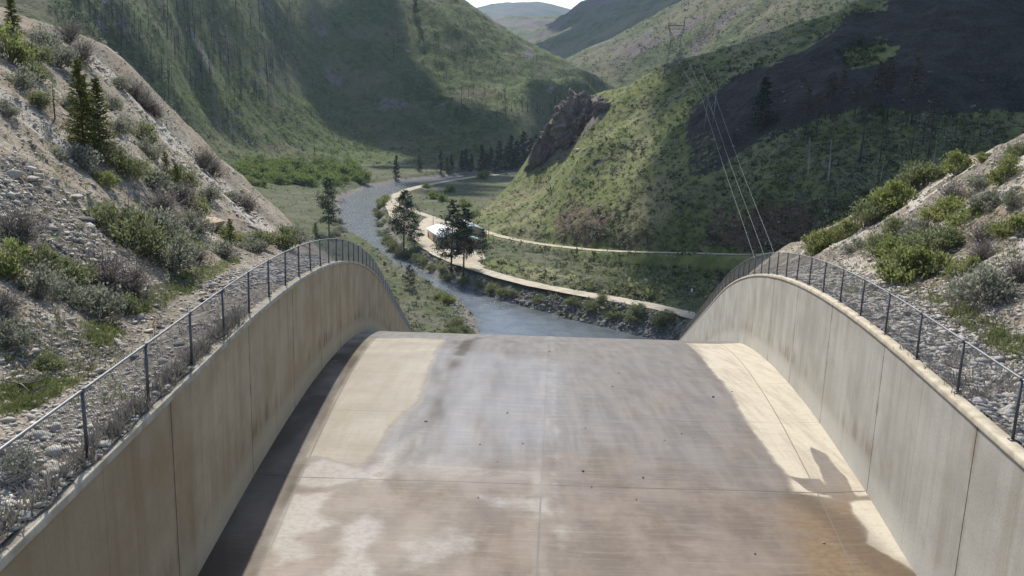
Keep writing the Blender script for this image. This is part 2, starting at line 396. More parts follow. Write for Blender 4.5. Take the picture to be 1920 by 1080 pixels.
def crag_mat():
    t = NT('crag_rock', .95, .1); v = t.co('Object', (1, 1, .45)); n = t.noise(.18, 8, v, .65, .5); f = t.noise(1.2, 6, v, .7)
    c = t.ramp(n, (.3, (.075, .062, .054)), (.5, (.16, .135, .115)), (.7, (.28, .245, .205)))
    c = t.mix(t.math('MULTIPLY', t.rng(f, .45, .7), .5), c, (.05, .043, .042)); t.color(c); t.bump(t.math('ADD', n, f), .9, 1.5); return t.m
MAT['crag'] = crag_mat()
MAT['steel'] = simple('galvanised_steel', (.20, .205, .21), .45, .5, .2, 6, .6)
MAT['post'] = simple('weathered_steel_post', (.09, .093, .096), .5, .5, .25, 4, .5)
MAT['wire'] = simple('fence_wire', (.17, .175, .18), .45, .5, .1, 9, .5)
MAT['tower'] = simple('tower_steel', (.075, .08, .08), .5, .4, .15, 2, .4)
MAT['cable'] = simple('aluminium_cable', (.19, .185, .17), .4, .5, .05, 1, .3)
MAT['pole'] = simple('pole_wood', (.17, .115, .085), .9, .1, .3, 2)
MAT['bark'] = simple('pine_bark', (.095, .068, .052), .95, .1, .35, 5)
MAT['snag'] = simple('burnt_wood', (.050, .046, .045), .95, .1, .5, .35)
MAT['greysnag'] = simple('bleached_dead_wood', (.20, .185, .17), .95, .1, .4, .5)
MAT['twig'] = simple('grey_twigs', (.19, .17, .155), .95, .1, .35, 4)
MAT['tan_wall'] = simple('tan_metal_cladding', (.33, .26, .19), .7, .2, .12, .6)
MAT['white_roof'] = simple('white_metal_roof', (.88, .88, .87), .75, .1, .05, .5)
MAT['teal_roof'] = simple('pale_green_roof', (.30, .42, .40), .5, .3, .1, .5)
MAT['glass'] = simple('dark_glass', (.03, .035, .04), .1, .6, .1)
MAT['door'] = simple('brown_door', (.10, .075, .055), .7, .2, .15)
MAT['car'] = simple('dark_car_paint', (.03, .034, .04), .25, .6, .1)
MAT['tyre'] = simple('black_rubber', (.02, .02, .02), .8, .2, .1)
MAT['ceramic'] = simple('grey_transformer', (.50, .51, .50), .5, .3, .1)
MAT['cloud'] = simple('cloud_white', (.9, .9, .9), 1, 0, .03, .005)
MAT['sage'] = foliage('sage_leaves', (.135, .145, .105), (.27, .275, .21), .45)
MAT['green'] = foliage('bitterbrush_leaves', (.10, .12, .055), (.215, .235, .115), .45)
MAT['bright'] = foliage('spring_green_leaves', (.135, .16, .05), (.26, .285, .105), .45)
MAT['dry'] = foliage('dry_twiggy_leaves', (.14, .125, .10), (.27, .245, .205), .35)
MAT['willow'] = foliage('willow_leaves', (.10, .145, .035), (.20, .25, .07), .4)
MAT['pine'] = foliage('pine_needles', (.020, .030, .016), (.050, .066, .032), .2)
MAT['fir'] = foliage('fir_needles', (.065, .080, .024), (.17, .18, .06), .4)
MAT['darkfir'] = foliage('dark_fir_needles', (.014, .023, .014), (.034, .048, .026), .15)
MAT['thin'] = foliage('scorched_needles', (.05, .045, .032), (.095, .085, .06), .25)
MAT['darkshrub'] = foliage('dark_shrub_leaves', (.022, .032, .014), (.085, .105, .042), .3)
MAT['grassblade'] = foliage('grass_blades', (.095, .115, .04), (.20, .215, .09), .4)

# ------------------------------------------------------------------ spillway chute
XL, ML, XR, MR = -5.485, -.0815, 6.942, .1549
D0, GR, Y0C, KC, HW = 10.193, .0266, 20.14, .00567, 4.75
YE = 165.0; YK = 75.
def floorD(Y):
    Y = np.asarray(Y, float); Yq = np.minimum(Y, YK); d = D0+GR*Yq+np.where(Yq > Y0C, KC/2*(Yq-Y0C)**2, 0)
    return d+(Y > YK)*(Y-YK)*(GR+KC*(YK-Y0C))
def floorz(Y): return HC-floorD(Y)
def wallx(s, Y): return (XL+ML*Y) if s < 0 else (XR+MR*Y)
def on_floor(px, py):
    d = ray(px, py); t = np.linspace(9, 75, 4000); p = CAM+d[None]*(t/d[1])[:, None]
    i = np.argmax(p[:, 2] < floorz(t)); return p[i]

TL = .27                                                                    # wall thickness
def build_chute():
    Ys = np.concatenate([np.linspace(3, 62, 420), np.linspace(62.5, YE, 80)]); m = 260
    w = np.linspace(0, 1, m)
    X = (wallx(-1, Ys)-.05)[:, None]*(1-w)+(wallx(1, Ys)+.05)[:, None]*w; Y = np.repeat(Ys[:, None], m, 1)
    Z = floorz(Y); eR = wallx(1, Y)-X; eL = X-wallx(-1, Y)
    Z = Z+.10*np.clip(1-eR/1.4, 0, 1)+.06*np.clip(1-eL/1.3, 0, 1)
    Z = Z+.01*fbm(X*.3, Y*.3, 3, 5)
    V = np.stack([X, Y, Z], -1).reshape(-1, 3)
    fx, fy = X.ravel(), Y.ravel()
    fl = lambda pts: [tuple(on_floor(*p)[:2]) for p in pts]
    wx = fx+.10*fbm(fx*.7, fy*.3, 5, 3); wy = fy+.35*fbm(fx*.5+9, fy*.35, 5, 4)
    def area(pts, soft): return smooth(soft, -soft, sd(wx, wy, fl(pts)))
    dryL = area([(560, 640), (690, 634), (835, 636), (806, 690), (786, 755), (735, 800), (705, 850), (676, 876), (640, 866), (600, 850), (560, 862), (440, 862)], .6)
    dryR = area([(1285, 644), (1395, 646), (1480, 690), (1660, 940), (1482, 934), (1474, 895), (1440, 850), (1400, 790), (1352, 715), (1322, 682)], .4)
    dryR2 = area([(1588, 946), (1690, 946), (1790, 1080), (1706, 1078), (1690, 1068), (1622, 1030), (1620, 1000), (1600, 975)], .3)
    dryI = area([(700, 892), (712, 900), (724, 888), (716, 884)], .12)+.6*area([(676, 905), (720, 905), (705, 917), (682, 918)], .1)
    damp1 = area([(1526, 842), (1552, 855), (1590, 905), (1604, 940), (1562, 936), (1540, 890)], .12)
    damp2 = area([(1478, 896), (1540, 905), (1566, 934), (1510, 925)], .1)
    wet = np.clip(1-np.maximum.reduce([dryL, dryR*(1-np.maximum(damp1, damp2)), dryR2, np.clip(dryI, 0, 1)]), 0, 1)
    wet = np.maximum(wet, .8*smooth(1.5, .9, eL.ravel())*smooth(46, 34, fy)); wall_shade = smooth(1.45, 1.2, eL.ravel())*(.75+.35*fbm(fx*1.2, fy*.4, 3, 6))*smooth(60, 40, fy)  # strip by the left wall: damp, and darkened to deepen the wall's shadow
    brown = smooth(27, 22.5, fy+1.2*fbm(fx*.25, fy*.25, 3, 8))*.9+.25*smooth(24, 26, fy)*smooth(.0, 5, fx)
    st = lambda pts, wd: smooth(wd, wd*.2, seg_dist(wx, wy, fl(pts))[0])
    dk = .85*st([(868, 640), (838, 690), (812, 760), (790, 840), (770, 900)], 1.1)*(.5+.5*fbm(fx*1.5, fy*.3, 3, 9))
    dk = dk+.5*st([(960, 640), (945, 700), (925, 780), (915, 880)], .9)*(.4+.6*fbm(fx*1.8, fy*.25, 3, 12))+.75*st([(900, 633), (880, 640), (860, 665)], .5)+.35*st([(1290, 642), (1320, 690), (1370, 770), (1420, 850)], .5)*smooth(35, 50, fy)
    dk = dk+.55*st([(1500, 940), (1580, 990), (1640, 1060), (1690, 1079)], .8)
    dk = np.clip(np.maximum(dk, wall_shade), 0, 1)
    film_sheen = np.maximum.reduce([area([(556, 876), (610, 856), (690, 882), (768, 806), (796, 800), (770, 880), (715, 905), (640, 908), (548, 902)], .5), area([(540, 916), (640, 918), (600, 960), (650, 985), (560, 1000), (600, 1040), (510, 1070), (500, 1000)], .5),
        area([(640, 985), (700, 955), (720, 990), (690, 1040), (720, 1090), (590, 1090), (640, 1040)], .5), .8*area([(880, 925), (1040, 928), (1042, 985), (1000, 960), (930, 950)], .5), .7*area([(740, 1010), (860, 985), (930, 1010), (830, 1060), (750, 1060)], .6), .6*area([(1035, 640), (1048, 700), (1052, 900), (1075, 1000), (1050, 1090), (1035, 1000), (1030, 800)], .3),
        .55*area([(760, 870), (1030, 880), (1030, 905), (800, 900)], .4)])
    puddle = area([(1482, 946), (1588, 950), (1618, 1000), (1690, 1062), (1760, 1110), (1520, 1110), (1490, 1010)], 1.4)
    blue = area([(800, 650), (1060, 680), (1050, 800), (900, 880), (745, 905), (775, 800)], 1.3)
    mid = fx-(-.1+.049*fy); edge = np.minimum(eR, eL+.05).ravel()
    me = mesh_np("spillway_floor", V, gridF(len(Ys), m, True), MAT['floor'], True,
                 {'wet': wet, 'brown': brown, 'dark': dk, 'film_sheen': film_sheen, 'puddle': puddle, 'blue': blue, 'mid': mid, 'edge': edge}, np.stack([fx, fy], 1))
    t = empty("spillway_chute", (0, 12, float(floorz(12))))
    tag(t, "broad concrete spillway floor with wet stains curving down out of sight", "spillway")
    o = obj("chute_floor", me, t); o.location = (0, -12, -float(floorz(12)))
    for s, nm, lab in ((-1, 'L', "left concrete spillway wall, shaded on its chute side"), (1, 'R', "right concrete spillway wall, sunlit and streaked with vertical stains")):
        Yw = np.linspace(3, YE, 300); xi = wallx(s, Yw); zf = floorz(Yw); zt = zf+HW
        rows = 14; hh = np.concatenate([np.linspace(0, 1, rows)])
        Vf = np.stack([np.repeat(xi[:, None], rows, 1), np.repeat(Yw[:, None], rows, 1), (zf-.4)[:, None]+(HW-.12+.4)*hh[None]], -1)
        uv = np.stack([np.repeat(Yw[:, None], rows, 1), np.repeat((-.4+(HW-.12+.4)*hh)[None], len(Yw), 0)], -1)
        xo = xi+s*(TL-.06)
        Vb = Vf.copy(); Vb[..., 0] = xo[:, None]
        n = Vf.reshape(-1, 3).shape[0]
        F = np.concatenate([gridF(len(Yw), rows, s < 0), gridF(len(Yw), rows, s > 0)+n])
        me = mesh_np("wall_face", np.concatenate([Vf.reshape(-1, 3), Vb.reshape(-1, 3)]), F, MAT['wall'+nm], True, None, np.concatenate([uv.reshape(-1, 2)]*2))
        base = (float(wallx(s, 12)), 12, float(floorz(12)))
        t = empty("spillway_wall", base); tag(t, lab, "wall", "spillway side walls")
        o = obj("wall_face", me, t); o.location = tuple(-b for b in base)
        # coping: rounded-edge strip, a little ragged
        prof = [(-.035, -.13), (-.035, -.03), (-.005, 0), (TL-.03, 0), (TL, -.03), (TL, -.14)]
        rag = .004*fbm(Yw*2.5, Yw*0, 3, 20+s)
        Vc = np.stack([np.stack([xi+s*a+(rag if a < .1 else 0), Yw, zt+b], -1) for a, b in prof], 1)
        me = mesh_np("coping", Vc.reshape(-1, 3), gridF(len(Yw), len(prof), s < 0), MAT['coping'], False)
        o = obj("coping", me, t); o.location = tuple(-b for b in base)
build_chute()

def wall_top(s, Y, off=.20): return np.array([float(wallx(s, Y)+s*off), Y, float(floorz(Y))+HW])
def build_fence(s, lab):
    b0 = wall_top(s, 10.); t = empty("chain_link_fence", b0); tag(t, lab, "fence", "fences along the spillway walls")
    H = 1.2; off = .20
    mb = MB(); mb.tube([(0, 0, -.1), (0, 0, H-.02)], .03, 8); mb.tube([(0, 0, H-.03), (0, 0, H+.035)], .042, 8); mb.box((0, 0, .012), (.13, .13, .022))
    pm = mb.mesh("post", MAT['post'], False)
    ys = np.arange(7.1, 142, 2.85) if s < 0 else np.arange(6.3, 142, 2.95)
    for i, y in enumerate(ys):
        p = obj("post", pm, t); q = wall_top(s, y, off)-b0; p.location = q
        p.rotation_euler = (random.uniform(-.015, .015), random.uniform(-.015, .015), 0)
    Yr = np.linspace(5, 144, 300); R = np.array([wall_top(s, y, off) for y in Yr])-b0
    mb = MB(); mb.tube(R+[0, 0, H], .024, 7); mb.build("top_rail", MAT['steel'], t, True)
    mb = MB(); mb.tube(R+[s*.04, 0, .07], .006, 4); mb.build("tension_wire", MAT['wire'], t)
    # diagonal chain link wires
    V = []; Q = []; n = 0; step = .085; K = 7; hh = np.linspace(.05, H-.02, K); kk = np.array([[math.cos(a), math.sin(a)] for a in (0, 2.094, 4.188)])*.0026
    for sgn in (1, -1):
        y0 = np.arange(4, 144, step)
        yy = np.clip(y0[:, None]+sgn*(hh-.05)[None], 5, 144)
        zz = floorz(yy)+HW+hh[None]; xx = wallx(s, yy)+s*(off+.036)+sgn*.003
        ctr = np.stack([xx, yy, zz], -1)-b0
        sec = np.stack([kk[:, 0], -kk[:, 1]*.7*sgn, kk[:, 1]*.7], -1)
        W = (ctr[:, :, None]+sec[None, None]).reshape(-1, 3)
        a = len(y0); base = (np.arange(a)[:, None, None]*K+np.arange(K-1)[None, :, None])*3
        i = base+np.arange(3)[None, None]; j = base+((np.arange(3)+1) % 3)[None, None]
        Q.append(np.stack([i, j, j+3, i+3], -1).reshape(-1, 4)+n); V.append(W); n += len(W)
    obj("chain_link_mesh", mesh_np("chain_link_mesh", np.concatenate(V), np.concatenate(Q), MAT['wire']), t)
build_fence(-1, "chain link fence on top of the left, shaded spillway wall")
build_fence(1, "chain link fence on top of the right, sunlit spillway wall")

# ------------------------------------------------------------------ terrain
def sheet(name, tps, a0, a1, na, y0, y1, ny, noise, mat, attrs=None, post=None, geo=True):
    a = np.linspace(a0, a1, na); Yv = np.geomspace(y0, y1, ny) if geo else np.linspace(y0, y1, ny)
    Y = np.repeat(Yv[:, None], na, 1); X = Y*a[None]
    Z = tps(X, Y); 
    if noise: Z = Z+noise(X, Y)
    if post: Z = post(X, Y, Z)
    return finish(name, X, Y, Z, mat, attrs)
def finish(name, X, Y, Z, mat, attrs, flip=True):
    V = np.stack([X, Y, Z], -1).reshape(-1, 3); px, py = proj(V)
    At = attrs(X.ravel(), Y.ravel(), Z.ravel(), px, py) if attrs else {}
    F = gridF(*X.shape, flip); me = mesh_np(name, V, F, mat, True, At)
    o = obj(name, me); tag(o, kind="structure")
    T = [tuple(x) for x in F]
    return o, BVHTree.FromPolygons([Vector(v) for v in V.astype(float)], T)
def hit(bv, px, py):
    d = ray(px, py); r = bv.ray_cast(Vector(CAM), Vector(d).normalized())
    return None if r[0] is None else np.array(r[0])
def drop(bv, x, y):
    r = bv.ray_cast(Vector((x, y, 3000)), Vector((0, 0, -1))); return None if r[0] is None else np.array(r[0])

# river outline on the water plane, and road centre lines (pixel -> place, given their heights)
g = lambda *pts: [G(px, py, z) for px, py, z in pts]
RIV_L = [p[:2] for p in g((905, 630, 0), (884, 592, 0), (852, 556, 0), (800, 530, 0), (752, 505, 0), (700, 468, 0), (650, 436, 0), (630, 405, 0), (640, 372, 0), (690, 350, 0), (760, 338, 0), (860, 328, 0), (960, 322, 0), (1040, 320, 0))]
RIV_R = [p[:2] for p in g((1250, 640, 0), (1180, 622, 0), (1100, 604, 0), (1000, 577, 0), (930, 558, 0), (880, 540, 0), (810, 515, 0), (750, 477, 0), (722, 440, 0), (706, 405, 0), (716, 380, 0), (740, 362, 0), (800, 348, 0), (880, 334, 0), (960, 329, 0), (1040, 327, 0))]
RIVER = [np.array([30., 200]), np.array([-16., 255])]+RIV_L+RIV_R[::-1]+[np.array([78., 280]), np.array([120., 200])]
ROAD1 = spline(g((1345, 606, 9), (1300, 594, 9), (1270, 585, 9), (1180, 566, 8), (1050, 544, 7.5), (960, 524, 7), (890, 503, 6.5), (840, 484, 6.5), (800, 462, 6.3), (778, 440, 6), (752, 418, 6), (738, 398, 5.5), (735, 376, 5), (760, 358, 5), (820, 343, 5), (890, 332, 5), (980, 323, 5)))
ROAD2 = spline(list(g((733, 374, 5), (748, 386, 5.3), (790, 401, 6), (838, 417, 6.5), (884, 428, 7.5)))+[P(930, 441, 508), P(1000, 456, 470), P(1100, 468, 430), P(1190, 473, 405), P(1285, 475, 382), P(1400, 478, 352), P(1500, 474, 330), P(1600, 462, 312)])
YARD = [p[:2] for p in g((770, 446, 6), (800, 410, 6), (850, 422, 6), (900, 434, 7), (905, 470, 7), (912, 497, 7), (880, 500, 7), (830, 480, 7), (790, 462, 6))]
def road_flat(X, Y, Z, roads):
    for R, hw in roads:
        d, zr = seg_dist(X, Y, R[::3]); w = smooth(hw+7, hw+1.2, d); Z = Z*(1-w)+zr*w
    return Z

# --- valley floor
vp = [G(px, py, z) for px, py, z in [(500, 370, 9), (560, 425, 7), (520, 430, 9), (620, 360, 4), (460, 330, 14), (540, 318, 9), (620, 320, 5), (700, 322, 4), (900, 312, 5), (1000, 316, 6), (800, 322, 5),
     (735, 372, 5), (800, 450, 6), (850, 480, 6.5), (890, 430, 7.5), (900, 362, 6), (850, 352, 5), (820, 380, 5.5), (800, 560, 3.5), (860, 600, 3), (800, 612, 4.5), (1285, 590, 9), (1180, 567, 8), (1050, 545, 7.5), (960, 525, 7), (890, 505, 6.5), (780, 590, 4.5)]]
vp += [(60, 200, 5), (160, 250, 14), (160, 330, 22), (-60, 200, 8), (-60, 320, 6), (-140, 400, 12), (-250, 650, 22), (300, 900, 10), (300, 1400, 8), (-300, 1700, 5), (0, 2200, 4), (500, 2200, 6), (-200, 900, 7)]
vt = TPS(vp, 1e-3)
def vpost(X, Y, Z):
    Z = road_flat(X, Y, Z, [(ROAD1, 4.6), (ROAD2, 3.6)])
    yd = sd(X, Y, YARD); w = smooth(6, 0, yd); Z = Z*(1-w)+6.6*w
    d = sd(X, Y, RIVER)+1.4*fbm(X*.12, Y*.12, 3, 31)
    bw = 9+4*vn(X*.02, Y*.02, 3)
    return np.where(d < 0, np.maximum(-2.5, .35*d-.15), np.minimum(Z, .1+Z*smooth(-2, bw, d)))
def vnoise_(X, Y):
    return .7*fbm(X*.03, Y*.03, 4, 1)+.35*fbm(X*.25, Y*.25, 3, 2)
def vattr(X, Y, Z, px, py):
    d = sd(X, Y, RIVER); rock = .85*smooth(7, 2, d)
    rock = np.maximum(rock, .55*smooth(11, 5, d)*(X > -30)*(Y < 460))
    return {'rock': rock, 'red': .45*smooth(9, 4, seg_dist(X, Y, ROAD1[::4])[0]), 'dark': np.zeros_like(X)}
VAL, BV = sheet("valley_floor", vt, -.62, .62, 420, 170, 2600, 560, vnoise_, MAT['valley'], vattr, vpost)

# --- right hill
rp_ = [G(px, py, z) for px, py, z in [(1290, 566, 9), (1180, 552, 9), (1050, 530, 8.5), (960, 508, 8), (920, 490, 8), (896, 455, 7.5), (888, 418, 7)]]
rp_ += list(ROAD2[-80::8])
rp_ += [P(*q) for q in [(905, 396, 615), (940, 364, 700), (972, 338, 745), (1000, 312, 770), (1015, 282, 765), (1035, 246, 745), (1052, 214, 725), (1090, 190, 705), (1130, 184, 680), (1180, 172, 650), (1250, 134, 620), (1400, 86, 590), (1520, 44, 565), (1640, 2, 545), (1800, -60, 530), (2000, -140, 510), (2400, -300, 480),
        (960, 425, 512), (1000, 400, 530), (1000, 440, 482), (1050, 330, 600), (1030, 380, 525), (1100, 402, 458), (1100, 430, 442), (1100, 300, 520), (1100, 240, 590), (1180, 300, 505), (1180, 400, 436), (1180, 230, 560), (1260, 220, 510), (1260, 300, 450), (1260, 400, 405), (1320, 180, 510), (1320, 250, 455),
        (1400, 300, 400), (1400, 400, 366), (1500, 300, 378), (1500, 200, 415), (1500, 110, 465), (1500, 390, 345), (1620, 250, 380), (1620, 120, 445), (1620, 350, 340), (1800, 220, 375), (1800, 100, 420), (1800, 20, 460), (1900, 260, 355), (1950, 0, 465), (2300, 150, 370), (2300, -50, 430)]]
rp_ += [tuple(np.array(P(px, py, Y))+[0, 110, -45]) for px, py, Y in [(1090, 190, 705), (1180, 172, 650), (1250, 134, 620), (1400, 86, 590), (1520, 44, 565), (1640, 2, 545), (1800, -60, 530), (2000, -140, 510)]]
rp_ += [tuple(np.array(P(px, py, Y))+[0, 60, -40]) for px, py, Y in [(1000, 312, 770), (1035, 246, 745)]]
for q in [(1290, 575, 8), (1050, 538, 7), (940, 505, 7), (884, 440, 6), (880, 415, 5), (930, 362, 5), (990, 316, 5)]:
    v = G(*q); rp_.append((v[0]-14, v[1]-14, v[2]-9))
rt_ = TPS(rp_, 2e-3)
def rnoise(X, Y):
    k = smooth(15, 60, rt_(X, Y))
    return k*(3.0*ridged((X*.8-Y*.45)*.02, (X*.45+Y*.8)*.006, 3, 41)+1.6*fbm(X*.03, Y*.03, 4, 42))+.45*fbm(X*.22, Y*.22, 3, 43)
def rpost(X, Y, Z):
    return road_flat(X, Y, Z, [(ROAD2, 3.6)])
RP_DARK = [(1990, -200), (1700, -60), (1660, 18), (1600, 28), (1560, 54), (1520, 78), (1440, 120), (1370, 138), (1330, 172), (1290, 210), (1275, 260), (1290, 330), (1330, 350), (1380, 290), (1440, 250), (1500, 235), (1560, 218), (1680, 210), (1800, 215), (1930, 205), (2100, 160)]
RP_ISLE = [(1570, 95), (1620, 66), (1660, 78), (1662, 98), (1630, 122), (1590, 128)]
def rattr(X, Y, Z, px, py):
    jx = px+10*fbm(X*.05, Y*.05, 3, 44); jy = py+8*fbm(X*.05+5, Y*.05, 3, 45)
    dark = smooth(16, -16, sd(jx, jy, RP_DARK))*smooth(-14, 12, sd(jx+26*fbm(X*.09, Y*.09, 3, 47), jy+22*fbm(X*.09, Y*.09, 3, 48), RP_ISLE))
    dark = np.maximum(dark, .40*smooth(1290, 1400, px)*smooth(190, 230, py)*smooth(430, 380, py))  # ground below the scree darkened to deepen the cloud shade
    dark = dark*(1-.42*smooth(1400, 1330, px)*smooth(200, 260, py))
    dark = np.maximum(dark, .62*smooth(8, -8, sd(jx, jy, [(1080, 305), (1100, 275), (1130, 270), (1110, 290)])))
    dark = np.maximum(dark, .62*smooth(6, -6, sd(jx, jy, [(1104, 308), (1160, 275), (1185, 258), (1190, 265), (1140, 300), (1110, 316)])))
    d2, zr = seg_dist(X, Y, ROAD2[::3]); up = Z-zr
    red = smooth(32, 8, up)*smooth(.5, 3, up)*smooth(70, 40, d2)*smooth(1010, 1080, px)*(.74+.4*fbm(X*.04, Y*.04, 3, 46))
    red = np.maximum(red, .5*smooth(30, -10, sd(px, py, [(1285, 235), (1370, 225), (1380, 262), (1300, 270)])))
    rock = .75*smooth(16, -10, sd(jx, jy, [(1000, 318), (1030, 250), (1050, 200), (1120, 180), (1140, 215), (1095, 250), (1060, 290)]))
    rock = np.maximum(rock, .25*smooth(5, 0, d2))
    return {'dark': dark, 'red': red, 'rock': rock}
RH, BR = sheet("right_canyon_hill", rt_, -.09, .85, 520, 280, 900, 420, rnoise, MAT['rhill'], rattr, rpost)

# --- left canyon wall
lp_ = [G(px, py, z) for px, py, z in [(480, 322, 12), (540, 312, 9), (600, 304, 7), (700, 304, 6), (800, 304, 6), (900, 304, 6), (1000, 302, 6), (1100, 296, 6)]]
lp_ += [P(*q) for q in [(600, 200, 1370), (600, 100, 1500), (600, 0, 1640), (700, 200, 1400), (700, 100, 1530), (700, 0, 1660), (800, 220, 1390), (800, 100, 1560), (800, 0, 1700), (870, 0, 1730), (900, 20, 1725), (1000, 82, 1690), (1050, 108, 1670), (1100, 134, 1650), (1140, 153, 1630), (1180, 171, 1610), (1240, 202, 1580), (1300, 235, 1540), (900, 220, 1400), (900, 120, 1560), (1000, 240, 1370), (1000, 160, 1510), (1100, 220, 1430), (1180, 236, 1450), (1100, 158, 1580), (1100, 186, 1505), (1150, 184, 1555), (1150, 208, 1500), (1190, 205, 1540),
        (500, 200, 1180), (500, 100, 1300), (500, 0, 1420), (400, 240, 1000), (400, 120, 1120), (400, 0, 1220), (300, 200, 860), (300, 100, 950), (300, 0, 1040), (200, 120, 780), (200, 0, 880), (0, 0, 800), (0, 150, 690), (0, -150, 900), (300, -150, 1200), (600, -150, 1850), (800, -120, 1900)]]
lp_ += [tuple(np.array(P(px, py, Y))+[40, 110, -75]) for px, py, Y in [(870, 0, 1730), (940, 42, 1710), (1000, 82, 1690), (1050, 108, 1670), (1100, 134, 1650), (1140, 153, 1630), (1180, 171, 1610), (1240, 202, 1580), (1300, 235, 1540)]]
lp_ += [tuple(np.array(P(px, py, Y))+[90, 260, -190]) for px, py, Y in [(870, 0, 1730), (1000, 82, 1690), (1100, 134, 1650), (1180, 171, 1610), (1300, 235, 1540)]]
for q in [(480, 330, 10), (600, 312, 5), (800, 312, 5), (1000, 310, 5)]:
    v = G(*q); lp_.append((v[0]+25, v[1]-40, v[2]-22))
lt_ = TPS(lp_, 2e-3)
def on_tps(T, px, py, y0, y1):
    d = ray(px, py); t = np.linspace(y0, y1, 3000); q = CAM+d[None]*(t/d[1])[:, None]; i = np.argmax(q[:, 2] < T(q[:, 0], q[:, 1])); return q[i, :2]
RIDGES = [([on_tps(lt_, *q, 600, 2000) for q in r], a, w) for r, a, w in [
    ([(235, 40), (330, 125), (420, 210), (500, 275), (560, 310)], 15, 34), ([(400, -10), (480, 70), (560, 165), (630, 255)], 13, 40), ([(570, -10), (660, 75), (760, 155), (860, 215), (960, 268)], 17, 46),
    ([(790, 10), (860, 68), (940, 130), (1020, 180), (1075, 215)], 13, 36), ([(120, -10), (200, 60), (280, 140), (360, 225)], 12, 30)]]
def lnoise(X, Y):
    z0 = lt_(X, Y); k = smooth(8, 70, z0); wv = 40*vn(X*.005, Y*.005, 50)
    t = (.80*X+.60*Y+wv)/85.; q = (.6*X-.8*Y)/520.
    cr = smooth(0, 170, seg_dist(X, Y, [P(*c)[:2] for c in [(700, -70, 1720), (870, 0, 1730), (1000, 82, 1690), (1100, 134, 1650), (1180, 171, 1610), (1300, 225, 1550)]])[0])
    rd = 0
    for r, a, w in RIDGES:
        d = seg_dist(X, Y, r)[0]+9*vn(X*.02, Y*.02, 58); rd = rd+a*np.exp(-np.abs(d)/w*1.2)
    return k*rd+k*cr*(4*(ridged(t, q*.6, 2, 51)-.2)+3.5*fbm(X*.012, Y*.012, 4, 53))+1.6*fbm(X*.06, Y*.06, 4, 54)*smooth(0, 20, z0)
def lattr(X, Y, Z, px, py):
    r = .62*smooth(.5, 1.1, fbm(X*.02, Y*.02, 4, 55))*smooth(40, 90, Z)
    r = np.maximum(r, .6*smooth(70, 10, np.hypot(px-735, (py-190)*1.2))*smooth(-.3, .5, fbm(X*.04, Y*.04, 3, 57)))
    t = (.80*X+.60*Y+40*vn(X*.005, Y*.005, 50))/105.
    return {'rock': r, 'red': .3*smooth(.2, .8, fbm(X*.01, Y*.01, 3, 56)), 'dark': np.zeros_like(X)}
LW, BL = sheet("left_canyon_wall", lt_, -.66, .19, 560, 620, 2000, 480, lnoise, MAT['lwall'], lattr)

# --- far hills
def far(name, pts, a0, a1, y0, y1, amp, mat='farhill', wl=.004, at=None, na=300, ny=200):
    t = TPS(pts, 1e-3, 500.)
    return sheet(name, t, a0, a1, na, y0, y1, ny, lambda X, Y: amp*(ridged((X*.7+Y*.7)*wl, (X*.7-Y*.7)*wl*.35, 3, 61)-.2)+amp*.4*fbm(X*wl*4, Y*wl*4, 4, 62), MAT[mat], at)
def off(p, d): return tuple(np.array(p)+d)
s1 = [(1030, 130, 2500), (1078, 107, 2450), (1150, 72, 2400), (1220, 38, 2350), (1300, -4, 2300), (1450, -75, 2200), (1700, -190, 2000)]
f1 = [P(*q) for q in s1]+[off(P(*q), [60, 300, -110]) for q in s1]+[P(*q) for q in [(1085, 112, 2300), (1130, 150, 2050), (1180, 172, 1900), (1280, 120, 1850), (1280, 60, 2000), (1400, 60, 1700), (1400, 0, 1900), (1550, 30, 1500), (1650, -10, 1450), (1150, 230, 1750), (1400, 150, 1500), (1640, 80, 1300)]]
def at1(X, Y, Z, px, py):
    r = .6*smooth(.2, .9, fbm(X*.008, Y*.008, 4, 65))
    r = np.maximum(r, .8*smooth(14, 3, seg_dist(px+8*fbm(X*.01, Y*.01, 3, 66), py, [(1190, 95), (1230, 78), (1275, 58), (1320, 30)])[0]))
    return {'rock': r, 'red': 0*X, 'dark': 0*X}
H1 = far("sunlit_far_hill", f1, .02, .55, 1250, 2800, 12, at=at1)
s2 = [(930, 130, 4300), (985, 76, 4200), (1010, 60, 4150), (1040, 46, 4100), (1068, 22, 4050), (1084, 6, 4000), (1110, -3, 3950), (1180, -12, 3800), (1300, -50, 3600), (1500, -120, 3300)]
f2 = [P(*q) for q in s2]+[off(P(*q), [0, 500, -150]) for q in s2]+[P(*q) for q in [(1000, 110, 3500), (1080, 90, 3350), (1080, 50, 3650), (1150, 50, 3300), (1250, 20, 3100), (1100, 25, 3850), (1050, 140, 3000), (1200, 120, 2700)]]
def rim(X, Y, Z, px, py):
    return {'rock': .75*smooth(10, 2, np.abs(py-np.interp(px, [q[0] for q in s2], [q[1]+8 for q in s2]))), 'red': 0*X, 'dark': 0*X}
H2 = far("shadowed_far_hill", f2, -.05, .35, 2700, 4800, 14, at=rim)
s3 = [(900, 42, 5300), (942, 36, 5200), (960, 33, 5200), (1060, 30, 5200), (1100, 36, 5200)]
f3 = [P(*q) for q in s3]+[off(P(*q), [0, 700, -60]) for q in s3]+[P(*q) for q in [(940, 50, 5000), (1000, 52, 4900), (1060, 50, 4950), (960, 80, 4600), (1040, 85, 4600)]]
H3 = far("far_mesa", f3, -.07, .1, 4500, 6200, 10, na=150, ny=140, at=lambda X, Y, Z, px, py: {'rock': .7*smooth(12, 3, np.abs(py-42)), 'red': 0*X, 'dark': 0*X})
